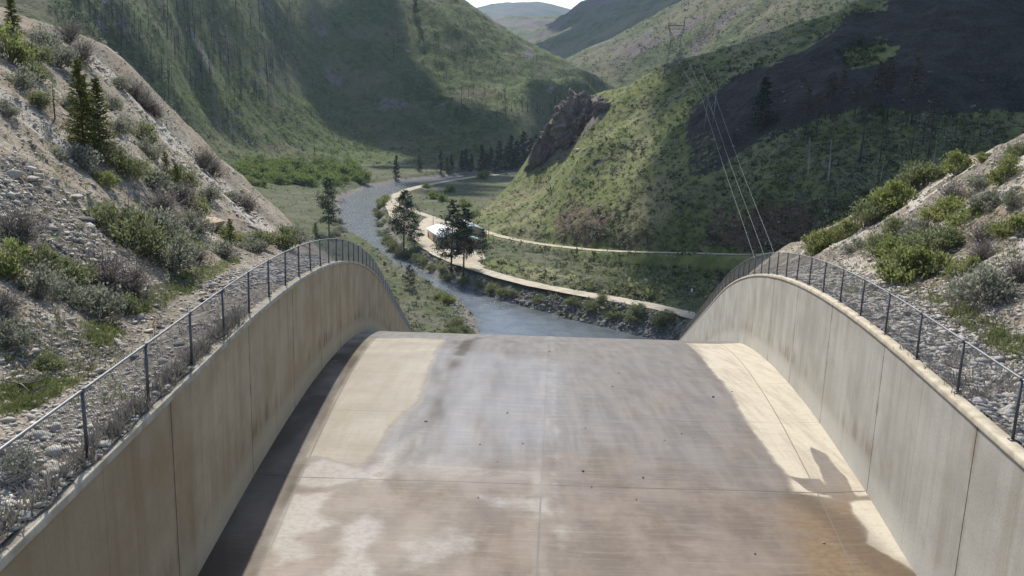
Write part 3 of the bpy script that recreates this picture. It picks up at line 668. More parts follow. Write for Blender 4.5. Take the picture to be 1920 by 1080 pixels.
s4 = [(780, 60, 9000), (880, 20, 9000), (915, 12, 9000), (948, 6, 9000), (975, 7, 9000), (1005, 5, 9000), (1035, 9, 9000), (1070, 19, 9000), (1120, 40, 9000), (1250, 90, 9000)]
f4 = [P(*q) for q in s4]+[off(P(*q), [0, 1800, -400]) for q in s4]+[P(*q) for q in [(850, 60, 7800), (920, 50, 7800), (1000, 50, 7700), (1080, 60, 7800), (950, 100, 6500), (1050, 100, 6500)]]
H4 = far("distant_mountain", f4, -.14, .2, 6300, 11500, 14, 'mountain', wl=.0015, na=240, ny=160, at=lambda X, Y, Z, px, py: {'rock': 0*X, 'red': 0*X, 'dark': 0*X})

# base ground reaching the horizon
me = mesh_np("ground", [(-7000, -900, -4), (7000, -900, -4), (7000, 12500, -4), (-7000, 12500, -4)], [[0, 1, 2, 3]], MAT['farhill'])
tag(obj("ground", me), kind="structure")

# --- near slopes beside the chute
def near_sheet(s, name, pts, width, y1, attrs, nz, na=300, ny=330, y0=3.):
    T = TPS(pts, 2e-3, 20.); Yv = np.geomspace(y0+10, y1+10, ny)-10; u = np.linspace(0, 1, na)**1.6
    Y = np.repeat(Yv[:, None], na, 1); d = width*u[None]*np.ones_like(Y)*(1+Y/60.)
    inn = TL-.08 if s > 0 else TL-.08-(TL-.15+.05*fbm(Y*1.7, Y*0+3, 3, 72))*smooth(25, 17, Y+2*vn(Y*.8, Y*0, 69))
    X = wallx(s, Y)+s*(inn+d)
    Z = T(X, Y)+nz(X, Y, d); w = smooth(.2, 3.2, d); zw = floorz(Y)+HW-.10+(.15*smooth(24, 15, Y) if s < 0 else 0)+.05*fbm(X*2, Y*2, 3, 70)
    Z = zw*(1-w)+Z*w
    return finish(name, X, Y, Z, MAT['near'], attrs, flip=(s > 0))
def edge(s, ys, dz=-.1, off_=.6): return [(float(wallx(s, y)+s*off_), y, float(floorz(y))+HW+dz) for y in ys]
yy = [4, 9, 14, 19, 24, 30, 36, 42, 50, 60, 70, 82, 95, 110, 128, 146, 164]
# foot of the left slope, slope faces and skyline
nl = edge(-1, yy)
nl += [P(*q) for q in [(0, 775, 16.8), (120, 700, 20), (235, 625, 25), (330, 560, 31), (430, 497, 40), (480, 468, 50), (520, 447, 62),
       (0, 600, 20.5), (100, 540, 24.5), (200, 480, 30), (300, 430, 38), (400, 400, 52), (460, 400, 68),
       (0, 400, 27), (100, 360, 32), (200, 320, 41), (300, 290, 55), (380, 330, 70), (430, 360, 78),
       (0, 250, 35), (100, 200, 44), (200, 190, 58), (280, 220, 72), (0, 130, 45), (60, 90, 56), (130, 90, 66),
       (0, 28, 66), (60, 45, 72), (140, 78, 77), (195, 118, 80), (245, 158, 82), (300, 215, 84), (340, 258, 86), (385, 300, 89), (425, 342, 92), (465, 386, 96), (500, 425, 100)]]
sky_l = [(0, 28, 66), (140, 78, 77), (245, 158, 82), (340, 258, 86), (425, 342, 92), (500, 425, 100)]
nl += [tuple(np.array(P(*q))+[-4, 22, -17]) for q in sky_l]+[tuple(np.array(P(*q))+[-8, 60, -50]) for q in sky_l]
nl += [(-60, 10, 104), (-60, 30, 101), (-100, 60, 118), (-20, 4, 83), (-30, 8, 88)]
def nlz(X, Y, d): return (.35*fbm(X*.25, Y*.25, 4, 71)+.10*fbm(X*1.1, Y*1.1, 3, 72)+.35*ridged((X*.3+Y*.6)*.18, (X-Y*.3)*.04, 2, 75))*smooth(2, 8, d)+.05*fbm(X*2.2, Y*2.2, 2, 73)
def jit(X, Y, px, py, a=9): return px+a*fbm(X*.5, Y*.5, 3, 74), py+a*fbm(X*.5+7, Y*.5, 3, 76)
def pm(jx, jy, poly, s=12): return smooth(s, -s, sd(jx, jy, poly))
def nlattr(X, Y, Z, px, py):
    jx, jy = jit(X, Y, px, py); d = wallx(-1, Y)-X
    scree = .35+.35*fbm(X*.15, Y*.15, 3, 77)
    scree = np.maximum(scree, pm(jx, jy, [(0, 290), (60, 300), (160, 400), (260, 500), (330, 560), (300, 590), (200, 520), (100, 450), (0, 420)]))
    scree = np.maximum(scree, .9*smooth(3.4, 2.2, d+.5*fbm(X*.4, Y*.4, 3, 78)))
    scree = np.maximum(scree, .9*pm(jx, jy, [(0, 640), (60, 600), (240, 600), (280, 640), (150, 720), (0, 790)], 20))
    pale = pm(jx, jy, [(-40, 140), (0, 165), (90, 225), (170, 285), (165, 300), (100, 270), (0, 200)], 8)
    pale = np.maximum(pale, .85*smooth(15, 5, seg_dist(jx, jy, [(165, 105), (245, 172), (320, 262), (400, 342), (480, 415), (500, 432)])[0]))
    pale = np.maximum(pale, .6*smooth(10, 3, seg_dist(jx, jy, [(190, 190), (250, 265), (300, 300)])[0]))
    pale = np.maximum(pale, .7*smooth(9, 3, seg_dist(jx, jy, [(330, 410), (380, 440), (440, 480)])[0]))
    pale = np.maximum(pale, .42*smooth(2.6, 1.6, np.abs(d-3.4)+.4*fbm(X*.5, Y*.5, 3, 79)))
    grass = .35*smooth(-.1, .6, fbm(X*.12, Y*.12, 3, 80))*smooth(60, 35, Y)
    grass = np.maximum(grass, pm(jx, jy, [(230, 560), (330, 520), (440, 480), (450, 492), (330, 560), (260, 590)]))
    grass = np.maximum(grass, 1.0*pm(jx, jy, [(150, 610), (215, 610), (235, 630), (180, 655)], 8))
    grass = np.maximum(grass, 1.0*pm(jx, jy, [(-60, 735), (60, 720), (130, 705), (150, 715), (80, 760), (0, 785), (-60, 800)], 8))
    grass = np.maximum(grass, .42*smooth(14, 5, seg_dist(jx, jy, [(150, 100), (230, 160), (300, 245), (380, 330)])[0]-10))
    return {'scree': scree, 'pale': pale, 'grass': grass}
NL, BNL = near_sheet(-1, "left_scree_slope", nl, 55, 168, nlattr, nlz)

nr = edge(1, yy)
nr += [P(*q) for q in [(1920, 690, 23), (1830, 610, 27), (1740, 556, 33), (1660, 520, 41), (1600, 498, 49), (1540, 484, 60), (1500, 480, 72),
       (1920, 560, 27), (1820, 500, 34), (1720, 460, 45), (1640, 450, 58), (1560, 462, 70), (1920, 420, 36), (1820, 390, 45), (1740, 380, 56), (1680, 400, 64), (1920, 330, 45), (1860, 310, 53),
       (1920, 256, 60), (1860, 280, 63), (1800, 305, 66), (1740, 338, 69), (1700, 362, 72), (1640, 402, 76), (1590, 434, 80), (1540, 458, 84), (1505, 474, 90)]]
sky_r = [(1920, 256, 60), (1800, 305, 66), (1700, 362, 72), (1590, 434, 80), (1505, 474, 90)]
nr += [tuple(np.array(P(*q))+[3, 20, -15]) for q in sky_r]+[tuple(np.array(P(*q))+[6, 55, -45]) for q in sky_r]
nr += [(55, 40, 96), (40, 20, 90), (25, 5, 83), (60, 60, 96)]
def nrattr(X, Y, Z, px, py):
    jx, jy = jit(X, Y, px, py); d = X-wallx(1, Y)
    scree = .5+.4*fbm(X*.15, Y*.15, 3, 87)
    scree = np.maximum(scree, .95*smooth(4.2, 3.0, d))
    pale = .55*smooth(.1, .7, fbm(X*.2, Y*.2, 3, 88)); pale = np.maximum(pale, .8*smooth(10, 3, seg_dist(jx, jy, [(1860, 285), (1780, 325), (1700, 388), (1600, 440), (1540, 470)])[0]))
    grass = .6*pm(jx, jy, [(1740, 560), (1800, 570), (1920, 640), (1920, 690), (1840, 640)], 14)+.3*smooth(-.1, .6, fbm(X*.12, Y*.12, 3, 89))
    return {'scree': scree, 'pale': pale, 'grass': grass}
NR, BNR = near_sheet(1, "right_scree_slope", nr, 45, 168, nrattr, lambda X, Y, d: nlz(X, Y, d))

# ------------------------------------------------------------------ river, roads
def build_river():
    L = spline([np.append(p, 0) for p in [np.array([-16., 255]), *RIV_L]], 8)[:, :2]; R = spline([np.append(p, 0) for p in [np.array([78., 280]), *RIV_R]], 8)[:, :2]
    def rs(p, n):
        s = np.concatenate([[0], np.cumsum(np.hypot(*np.diff(p, axis=0).T))]); q = np.linspace(0, s[-1], n)
        return np.stack([np.interp(q, s, p[:, 0]), np.interp(q, s, p[:, 1])], 1)
    n = 260; L = rs(L, n); R = rs(R, n); m = 26; w = np.linspace(-.12, 1.12, m)[None, :, None]
    XY = L[:, None]*(1-w)+R[:, None]*w; Z = np.zeros(XY.shape[:2])
    V = np.concatenate([XY, Z[..., None]], -1).reshape(-1, 3); px, py = proj(V)
    rapid = smooth(560, 500, py+.25*(px-800))*smooth(330, 350, py)*.9+.25*smooth(345, 335, py)
    rapid = np.maximum(rapid, .55*smooth(26, 4, np.abs(py-(545+.32*(px-860))))*(px < 960))
    me = mesh_np("river", V, gridF(n, m), MAT['water'], True, {'rapid': np.clip(rapid, 0, 1)})
    tag(obj("river", me), kind="structure")
build_river()
def ribbon(name, R, hw, lift, edge_n=90):
    t = np.gradient(R[:, :2], axis=0); t /= np.linalg.norm(t, axis=1)[:, None]+1e-9; nrm = np.stack([-t[:, 1], t[:, 0]], 1)
    s = np.arange(len(R)); cols = []
    for k, w in enumerate(np.linspace(-1, 1, 7)):
        ww = hw*w*(1+.16*vn(s*.35, np.full(len(s), w*9.), edge_n)); p = R[:, :2]+nrm*ww[:, None]
        cols.append(np.concatenate([p, (R[:, 2]+lift-.12*abs(w)**3)[:, None]], 1))
    V = np.stack(cols, 1); me = mesh_np(name, V.reshape(-1, 3), gridF(len(R), 7), MAT['road'], True); tag(obj(name, me), kind="structure")
ribbon("gravel_road", ROAD1, 4.3, .30)
ribbon("upper_gravel_road", ROAD2, 3.1, .36, 91)
yc = np.mean(YARD, 0); Yp = spline([np.append(p, 0) for p in YARD+[YARD[0]]], 6)[:, :2]
Vy = [(yc[0], yc[1], 6.8)]+[(p[0], p[1], 6.72) for p in Yp[:-1]]; k = len(Vy)-1
tag(obj("gravel_yard", mesh_np("gravel_yard", Vy, [[0, 1+i, 1+(i+1) % k] for i in range(k)], MAT['road'])), kind="structure")
exec_after = []
# ------------------------------------------------------------------ plants and stones
def ico(sub):
    import bmesh
    b = bmesh.new(); bmesh.ops.create_icosphere(b, subdivisions=sub, radius=1); b.verts.ensure_lookup_table()
    V = np.array([v.co[:] for v in b.verts]); F = np.array([[v.index for v in f.verts] for f in b.faces]); b.free(); return V, F
ICO1, ICO2, ICO3, ICO5 = ico(1), ico(2), ico(3), ico(6)
ICO0 = ico(1)
def leaf_quads(Pt, size, rng, aspect=.45, axis=None):
    """small pointed leaf faces at the given points, random facing (or along axis)"""
    n = len(Pt); a = rng.normal(size=(n, 3))
    if axis is not None: a = axis+.45*a
    a /= np.linalg.norm(a, axis=1)[:, None]+1e-9
    b = np.cross(a, rng.normal(size=(n, 3))); b /= np.linalg.norm(b, axis=1)[:, None]+1e-9
    s = (size*rng.uniform(.6, 1.4, n))[:, None] if np.isscalar(size) else (size*rng.uniform(.6, 1.4, n))[:, None]
    V = np.stack([Pt-a*s*.5, Pt+b*s*aspect*.5, Pt+a*s*.5, Pt-b*s*aspect*.5], 1).reshape(-1, 3)
    return V, np.arange(4*n).reshape(n, 4)
def bush_meshes(kind, mat, seed, nclump=20, nl=1500, ls=.075, tall=.85, spread=1., fill=.17, stemmat='twig', nst=None):
    rng = np.random.default_rng(seed); cl = []
    for k in range(nclump):
        th = rng.uniform(0, 6.283); ph = math.acos(rng.uniform(.0, 1)); r = rng.uniform(.45, .95)
        cl.append([.5*spread*r*math.sin(ph)*math.cos(th), .5*spread*r*math.sin(ph)*math.sin(th), tall*(.12+.80*r*math.cos(ph))])
    cl = np.array(cl); w = rng.uniform(.4, 1.6, nclump); w /= w.sum(); ct = rng.uniform(0, 1, nclump)
    idx = rng.choice(nclump, nl, p=w); sg = fill*rng.uniform(.7, 1.25, nclump)
    off_ = rng.normal(size=(nl, 3))*(sg[idx]*.55)[:, None]; off_[:, 2] *= .8
    Pt = cl[idx]+off_; Pt[:, 2] = np.abs(Pt[:, 2])
    ax = Pt-np.array([0, 0, -.25]); ax /= np.linalg.norm(ax, axis=1)[:, None]
    V, F = leaf_quads(Pt, ls, rng, .5, ax*.9); ti = np.clip(ct[idx]*.6+rng.uniform(0, .45, nl), 0, 1)
    fo = mesh_np("foliage", V, F, MAT[mat], False, {'tint': np.repeat(ti, 4)})
    mb = MB()
    for c in cl:
        m_ = c*.5+rng.normal(size=3)*.05; m_[2] = c[2]*.45; mb.tube([(c[0]*.05, c[1]*.05, -.06), m_, c], [.014, .010, .004], 4, False)
        for q in range(nst or 2):
            e = c+rng.normal(size=3)*fill*.7; mb.tube([m_, (m_+e)/2+rng.normal(size=3)*.02, e], [.008, .006, .003], 3, False)
    return [("stems", mb.mesh("stems", MAT[stemmat])), ("foliage", fo)]
BUSH = {}
for i in range(3):
    BUSH['sage', i] = bush_meshes('sage', 'sage', 100+i, 22, 1800, .07, .75, 1.1, .17)
    BUSH['green', i] = bush_meshes('green', 'green', 200+i, 24, 2000, .065, .85, 1.05, .17)
    BUSH['bright', i] = bush_meshes('bright', 'bright', 300+i, 26, 1900, .075, .85, 1.05, .15)
    BUSH['dry', i] = bush_meshes('dry', 'dry', 400+i, 20, 800, .05, .85, 1.0, .22, 'twig', 14)
    BUSH['willow', i] = bush_meshes('willow', 'willow', 500+i, 22, 900, .12, .85, 1.05, .2)
def plant(name, parts, loc, sc, rz, label, cat, group=None, tilt=0):
    o = empty(name, loc, rz); o.scale = sc if hasattr(sc, '__len__') else (sc,)*3
    if tilt: o.rotation_euler = (random.uniform(-tilt, tilt), random.uniform(-tilt, tilt), rz)
    for pn, me in parts: obj(pn, me, o)
    return tag(o, label, cat, group)

def pine_meshes(seed, h=28., rad=.16, base=.3, nb=110, nt=38, needle='pine', bark='bark', ts=.9, irregular=.5):
    rng = np.random.default_rng(seed); mb = MB(); lean = rng.normal(size=2)*.012*h
    tz = np.linspace(0, h, 12); tx = lean[0]*(tz/h)**2; ty = lean[1]*(tz/h)**2
    mb.tube(np.stack([tx, ty, tz-.3], 1), np.interp(tz, [0, h*.1, h], [h*.016, h*.0125, .04]), 8)
    Pt = []; ti = []; ax = []
    for k in range(nb):
        f = base+(1-base)*((k+rng.uniform(0, 1))/nb)
        if rng.uniform() < irregular*.22: continue
        z = f*h; g_ = (f-base)/(1-base); L = h*rad*(.35+1.0*math.sin(math.pi*min(1, .22+g_*.78)))*rng.uniform(.55, 1.15)*(1-.35*g_)
        th = rng.uniform(0, 6.283); d = np.array([math.cos(th), math.sin(th), 0]); x0 = np.array([np.interp(z, tz, tx), np.interp(z, tz, ty), z])
        up = rng.uniform(-.25, .12)+.35*g_
        e = x0+d*L+[0, 0, L*up]; m_ = x0+d*L*.55+[0, 0, L*up*.3]
        mb.tube([x0, m_, e], [h*.003, h*.002, .02], 4, False)
        n = int(nt*(.5+L/(h*rad)))
        for q in range(3):
            c = x0+(e-x0)*rng.uniform(.5, 1.05)+rng.normal(size=3)*L*.14
            pts = c+rng.normal(size=(n//3, 3))*np.array([1, 1, .55])*L*.17; Pt.append(pts); ti.append(np.clip(rng.uniform(0, .7)+rng.uniform(0, .3, len(pts)), 0, 1))
    Pt = np.concatenate(Pt); ti = np.concatenate(ti); V, F = leaf_quads(Pt, ts, rng, .35)
    return [("trunk", mb.mesh("trunk", MAT[bark], True)), ("crown", mesh_np("crown", V, F, MAT[needle], False, {'tint': np.repeat(ti, 4)}))]
def fir_meshes(seed, h=10., rad=.2, nb=160, nt=22, needle='fir', bark='bark', ts=.3, base=.04, droop=.25, gap=0.):
    rng = np.random.default_rng(seed); mb = MB(); tz = np.linspace(0, h, 6)
    mb.tube(np.stack([tz*0, tz*0, tz-.2], 1), np.interp(tz, [0, h], [h*.014, .015]), 6)
    Pt = []; ti = []; ax = []
    for k in range(nb):
        f = base+(1-base)*((k+rng.uniform(0, 1))/nb)**.85
        if rng.uniform() < gap: continue
        z = f*h; L = h*rad*((1-f)**.8)*rng.uniform(.6, 1.12)+.03*h; th = rng.uniform(0, 6.283); d = np.array([math.cos(th), math.sin(th), 0])
        x0 = np.array([0, 0, z]); e = x0+d*L+[0, 0, L*(.25-droop+.5*f)]
        if k % 2 == 0: mb.tube([x0, e], [h*.002, .01], 3, False)
        n = max(4, int(nt*L/(h*rad)+3)); u = rng.uniform(.15, 1.02, n)[:, None]
        pts = x0+(e-x0)*u+rng.normal(size=(n, 3))*np.array([1, 1, .6])*L*.10; Pt.append(pts); ax.append(np.tile(d+[0, 0, .2], (n, 1)))
        ti.append(np.clip(rng.uniform(0, .5)+rng.uniform(0, .5, n), 0, 1))
    Pt = np.concatenate(Pt); V, F = leaf_quads(Pt, ts, rng, .45, np.concatenate(ax))
    return [("trunk", mb.mesh("trunk", MAT[bark], True)), ("crown", mesh_np("crown", V, F, MAT[needle], False, {'tint': np.repeat(np.concatenate(ti), 4)}))]
def snag_mesh(seed, h=18., mat='snag', nb=9):
    rng = np.random.default_rng(seed); mb = MB(); tz = np.linspace(0, h, 7); b = rng.normal(size=2)*.015*h
    p = np.stack([b[0]*(tz/h)**2, b[1]*(tz/h)**2, tz-.5], 1); mb.tube(p, np.interp(tz, [0, h], [h*.019, .09]), 5)
    for k in range(nb):
        z = h*rng.uniform(.35, .97); th = rng.uniform(0, 6.28); L = h*rng.uniform(.02, .09); x0 = np.array([b[0]*(z/h)**2, b[1]*(z/h)**2, z-.5])
        mb.tube([x0, x0+[math.cos(th)*L, math.sin(th)*L, L*rng.uniform(-.4, .4)]], [.09, .04], 3, False)
    return mb.mesh("trunk", MAT[mat])

def stones(name, pts, r, mat, rng, flat=.65, sink=.3, label=None, kind='stuff', cat=None):
    """many separate small angular stones as one counted-together mass"""
    V0, F0 = ICO0; n = len(pts); k = len(V0)
    V = V0[None]*(1+rng.uniform(-.42, .42, (n, k, 1)))*(r[:, None, None])*np.stack([rng.uniform(.6, 1.5, n), rng.uniform(.6, 1.3, n), flat*rng.uniform(.6, 1.3, n)], 1)[:, None]
    a = rng.uniform(0, 6.28, n); ca, sa = np.cos(a)[:, None], np.sin(a)[:, None]; t = rng.normal(size=n)[:, None]*.4
    x = V[..., 0]*ca-V[..., 1]*sa; y = V[..., 0]*sa+V[..., 1]*ca; z = V[..., 2]+t*x*.6
    V = np.stack([x, y, z], -1)+pts[:, None]+np.array([0, 0, 1])*(r*flat*(1-2*sink))[:, None, None]
    F = (F0[None]+(np.arange(n)*k)[:, None, None]).reshape(-1, 3)
    me = mesh_np(name, V.reshape(-1, 3), F, MAT[mat], False, {'tint': np.repeat(rng.uniform(0, 1, n)**1.3, k)})
    return tag(obj(name, me), label, cat, None, kind)
def boulder_mesh(name, seed, mat, sub=3, d=(1, 1, .7), amp=.28):
    V, F = (ICO3 if sub == 3 else ICO5); s = seed*1.7
    n = sum(a*(vn(V[:, 0]*f+s, V[:, 1]*f+s, seed)+vn(V[:, 1]*f-s, V[:, 2]*f+s, seed+1)+vn(V[:, 2]*f+s, V[:, 0]*f-s, seed+2)) for f, a in ((1.1, .5), (2.4, .3), (5, .15)))
    rr_ = np.random.default_rng(seed+500); W_ = V*(1+amp*.5*n)[:, None]
    for k in range(11):
        a = rr_.normal(size=3); a /= np.linalg.norm(a); h = rr_.uniform(.5, .82); e = np.maximum(W_@a-h, 0); W_ = W_-e[:, None]*a*.93
    W_ = W_*np.asarray(d)*1.2
    return mesh_np(name, W_, F, MAT[mat], False, {'tint': np.full(len(V), .5)})

# ---- conifers of the near left slope
def place_px(bv, px, py): return hit(bv, px, py)
def depth(p): return float((np.asarray(p)-CAM)@_f)
def tree_px(parts, h0, name, bv, px, ytop, ybase, label, group=None, wide=1.0, cat="tree", p=None):
    p = hit(bv, px, ybase) if p is None else p
    if p is None: return None
    h = (ybase-ytop)*depth(p)/FPX/math.cos(.18); s = h/h0
    return plant(name, parts, p-np.array([0, 0, .1]), (s*wide, s*wide, s), random.uniform(0, 6.28), label, cat, group)
firA = fir_meshes(1, 10, .21, 230, 30, 'fir', ts=.34); firB = fir_meshes(2, 10, .25, 150, 24, 'fir', ts=.4)
tree_px(firA, 10, "conifer_tree", BNL, 158, 118, 285, "tall dense green conifer standing on the left slope above the pale scree band", wide=1.0)
tree_px(firA, 10, "conifer_tree", BNL, 188, 150, 288, "shorter conifer growing against the right side of the tall one on the left slope", wide=1.1)
tree_px(firB, 10, "conifer_tree", BNL, 312, 283, 352, "small yellowish green conifer among shrubs on the middle of the left slope", wide=1.0)
tree_px(firB, 10, "conifer_tree", BNL, 332, 305, 372, "little conifer just below the small yellowish one on the left slope", wide=1.1)
tree_px(firA, 10, "conifer_tree", BNL, 25, -5, 66, "dark conifer at the top left corner on the crest of the slope", wide=1.3)
tree_px(firB, 10, "conifer_tree", BNL, 432, 408, 462, "bright green conifer sapling to the right of the tan boulder", wide=1.2)
thin0 = fir_meshes(5, 10, .18, 60, 12, 'green', ts=.35, base=.3, gap=.25)
tree_px(thin0, 10, "conifer_tree", BNL, 103, 140, 222, "spindly thin conifer left of the tall dense one on the left slope", wide=1.3)

# ---- shrubs of the near slopes: px, base py, width px, kind, description
LS = [
 (18, 112, 80, 'bright', "yellow green shrub under the dark conifer in the top left corner"), (62, 108, 60, 'green', "green shrub right of the yellow green one near the top left corner"),
 (108, 118, 62, 'sage', "grey sagebrush on the upper left slope above the spindly conifer"), (128, 78, 56, 'dry', "grey twiggy shrub high on the crest of the left slope"),
 (150, 112, 62, 'dry', "dark twiggy shrub on the crest just above the tall conifer"), (84, 82, 55, 'sage', "sagebrush behind the top left crest shrubs"),
 (250, 182, 52, 'dry', "brown bare shrub at the head of the row along the left skyline"), (272, 205, 55, 'dry', "second brown bare shrub down the row along the left skyline"), (290, 218, 40, 'dry', "last brown bare shrub in the row along the left skyline"),
 (225, 165, 40, 'sage', "small sagebrush above the brown row on the left skyline"), (205, 205, 45, 'sage', "sagebrush to the right of the tall conifer's top"),
 (40, 165, 60, 'sage', "sagebrush near the left edge above the pale scree band"), (70, 200, 52, 'green', "green shrub on the upper edge of the pale scree band"), (15, 215, 44, 'sage', "low sagebrush at the left edge on top of the pale scree"),
 (60, 145, 55, 'green', "low green shrub in the cluster left of the spindly conifer"), (135, 208, 48, 'sage', "sagebrush between the spindly and the tall conifer"),
 (265, 262, 62, 'green', "green shrub on the ridge to the right of the tall conifer's foot"), (225, 248, 46, 'sage', "grey sagebrush at the tall conifer's right shoulder"),
 (150, 312, 62, 'sage', "sagebrush in front of the tall conifer's foot"), (205, 310, 74, 'green', "dense green shrub at the right of the tall conifer's foot"), (245, 330, 76, 'green', "broad green shrub between the tall conifer and the small yellowish one"),
 (290, 352, 70, 'sage', "sagebrush left of the small yellowish conifer"), (340, 345, 55, 'green', "green shrub behind the small yellowish conifer"), (280, 295, 50, 'sage', "sagebrush on the slope above the small yellowish conifer"),
 (380, 312, 58, 'dry', "dark brown twiggy shrub on the skyline right of the small conifer"), (398, 328, 44, 'dry', "smaller brown twiggy shrub touching the dark one on the skyline"), (463, 396, 48, 'dry', "dark twiggy shrub on the skyline above the tan boulder"), (436, 378, 40, 'sage', "sagebrush on the skyline left of the dark twiggy shrub above the boulder"),
 (345, 385, 70, 'dry', "grey twiggy shrub below the little conifer on the left slope"), (300, 400, 72, 'dry', "purplish grey twiggy shrub in the middle of the left slope thicket"), (372, 398, 52, 'bright', "yellow green shrub right of the grey twiggy thicket"),
 (225, 440, 108, 'green', "large green shrub at the left end of the mid slope thicket"), (262, 470, 96, 'green', "large green shrub at the bottom of the mid slope thicket"), (300, 445, 92, 'sage', "big sagebrush in the centre of the mid slope thicket"), (342, 470, 84, 'green', "green shrub at the right end of the mid slope thicket"),
 (330, 500, 86, 'sage', "sagebrush hanging at the lower right of the mid slope thicket"), (368, 492, 60, 'dry', "grey twiggy shrub on the lower right edge of the mid slope thicket"), (195, 345, 46, 'bright', "small yellow green shrub on bare scree left of the thicket"),
 (30, 452, 96, 'dry', "large grey twiggy shrub at the left edge half way up"), (14, 512, 84, 'bright', "yellow green shrub at the left edge below the grey twiggy one"), (90, 505, 84, 'green', "green shrub left of the long brownish thicket by the lower slope"),
 (140, 530, 88, 'green', "green shrub in the long thicket above the lower slope"), (195, 540, 96, 'dry', "brownish twiggy shrub in the middle of the long lower thicket"), (245, 550, 92, 'dry', "brownish twiggy shrub at the right end of the long lower thicket"), (75, 550, 74, 'sage', "pale sagebrush at the left end of the long lower thicket"),
 (180, 590, 104, 'sage', "big rounded sagebrush at the foot of the long lower thicket"), (125, 565, 78, 'sage', "sagebrush left of the big rounded one at the foot of the slope"), (12, 582, 70, 'dry', "grey shrub at the left edge beside the lower thicket"), (230, 585, 60, 'green', "low green shrub right of the big rounded sagebrush"),
 (20, 640, 66, 'sage', "sagebrush at the left edge above the green grass patch"), (88, 690, 60, 'green', "small green shrub alone on the gravel at lower left"), (45, 895, 80, 'sage', "dry sagebrush behind the fence at the lower left edge"), (15, 870, 60, 'dry', "dry twiggy plant beside the first fence post at left"),
 (432, 452, 46, 'bright', "yellow green shrub behind the conifer sapling by the boulder"), (492, 462, 56, 'green', "green shrub at the foot of the slope right of the tan boulder"), (528, 458, 62, 'green', "green shrub behind the left fence where it starts to crest"), (470, 470, 50, 'sage', "sagebrush close behind the fence below the tan boulder"), (420, 480, 48, 'sage', "sagebrush on the gravel left of the crest of the fence"),
 (555, 452, 50, 'sage', "sagebrush behind the fence at the far end of the left slope"), (395, 372, 44, 'sage', "sagebrush between the skyline shrubs and the tan boulder"), (110, 300, 40, 'sage', "low sagebrush on the lower edge of the pale scree band"), (360, 430, 60, 'sage', "sagebrush immediately left of the tan boulder"),
]
RS = [
 (1528, 474, 58, 'bright', "yellow green shrub where the right slope meets the fence crest"), (1556, 462, 56, 'bright', "second yellow green shrub up the right skyline"), (1590, 444, 62, 'bright', "third yellow green shrub up the right skyline"), (1622, 424, 72, 'green', "green shrub in the row on the right skyline"),
 (1655, 404, 76, 'bright', "tall yellow green shrub in the middle of the right skyline"), (1690, 384, 72, 'bright', "yellow green shrub right of the tall one on the right skyline"), (1722, 356, 76, 'green', "green shrub near the top of the right skyline row"), (1765, 330, 66, 'green', "green shrub second from the top of the right skyline row"),
 (1798, 322, 66, 'bright', "bright shrub at the top of the right skyline row"), (1640, 420, 60, 'green', "low green shrub under the tall one on the right skyline"), (1845, 302, 30, 'bright', "tiny bright shrub on the bare right crest"), (1908, 292, 46, 'green', "green shrub at the right edge on the crest"),
 (1885, 340, 62, 'bright', "yellow green shrub below the bare crest near the right edge"), (1840, 352, 42, 'sage', "small sagebrush left of the yellow green one near the right edge"), (1900, 385, 46, 'sage', "sagebrush at the right edge below the yellow green shrub"), (1790, 385, 66, 'dry', "dark twiggy shrub on the upper right slope"),
 (1770, 412, 72, 'bright', "yellow green shrub under the dark twiggy one"), (1812, 420, 66, 'bright', "spreading yellow green shrub in the centre of the right slope"), (1850, 392, 66, 'sage', "pale sagebrush on the upper right slope"), (1842, 460, 76, 'dry', "leafless grey shrub on the right slope"), (1898, 438, 72, 'bright', "vivid shrub at the right edge beside the leafless grey one"),
 (1650, 480, 76, 'green', "green shrub at the left end of the right slope thicket"), (1690, 486, 82, 'bright', "yellow green shrub in the lower left of the right slope thicket"), (1740, 470, 88, 'green', "large green shrub in the middle of the right slope thicket"), (1782, 462, 66, 'green', "green shrub at the right of the right slope thicket"),
 (1698, 524, 92, 'bright', "lowest yellow green shrub of the right slope thicket"), (1745, 508, 88, 'bright', "wide yellow green shrub along the bottom of the right slope thicket"), (1722, 440, 60, 'sage', "sagebrush at the top of the right slope thicket"), (1605, 470, 44, 'sage', "low sagebrush on the stones near the right fence"),
 (1808, 512, 50, 'bright', "lone yellow green shrub right of the thicket"), (1850, 560, 104, 'sage', "wide low sagebrush on the lower right slope"), (1800, 560, 56, 'sage', "small sagebrush beside the wide low one at right"), (1905, 530, 66, 'dry', "dry twiggy plant at the right edge above the riprap"), (1680, 440, 52, 'green', "green shrub between the skyline row and the thicket"), (1840, 490, 60, 'dry', "grey twigs on the slope above the wide low sagebrush"),
]
def shrubs(lst, bv, group):
    for i, (px, py, w, k, lab) in enumerate(lst):
        p = hit(bv, px, py)
        if p is None: p = hit(bv, px, py+14)
        if p is None: continue
        s = w*depth(p)/FPX*1.04; sz = s*random.uniform(.9, 1.15)
        plant("shrub", BUSH[k, i % 3], p-np.array([0, 0, .12*s]), (s*random.uniform(.95, 1.15), s, sz), random.uniform(0, 6.28), lab, "shrub", group, .12)
shrubs(LS, BNL, "shrubs on the left scree slope"); shrubs(RS, BNR, "shrubs on the right scree slope")

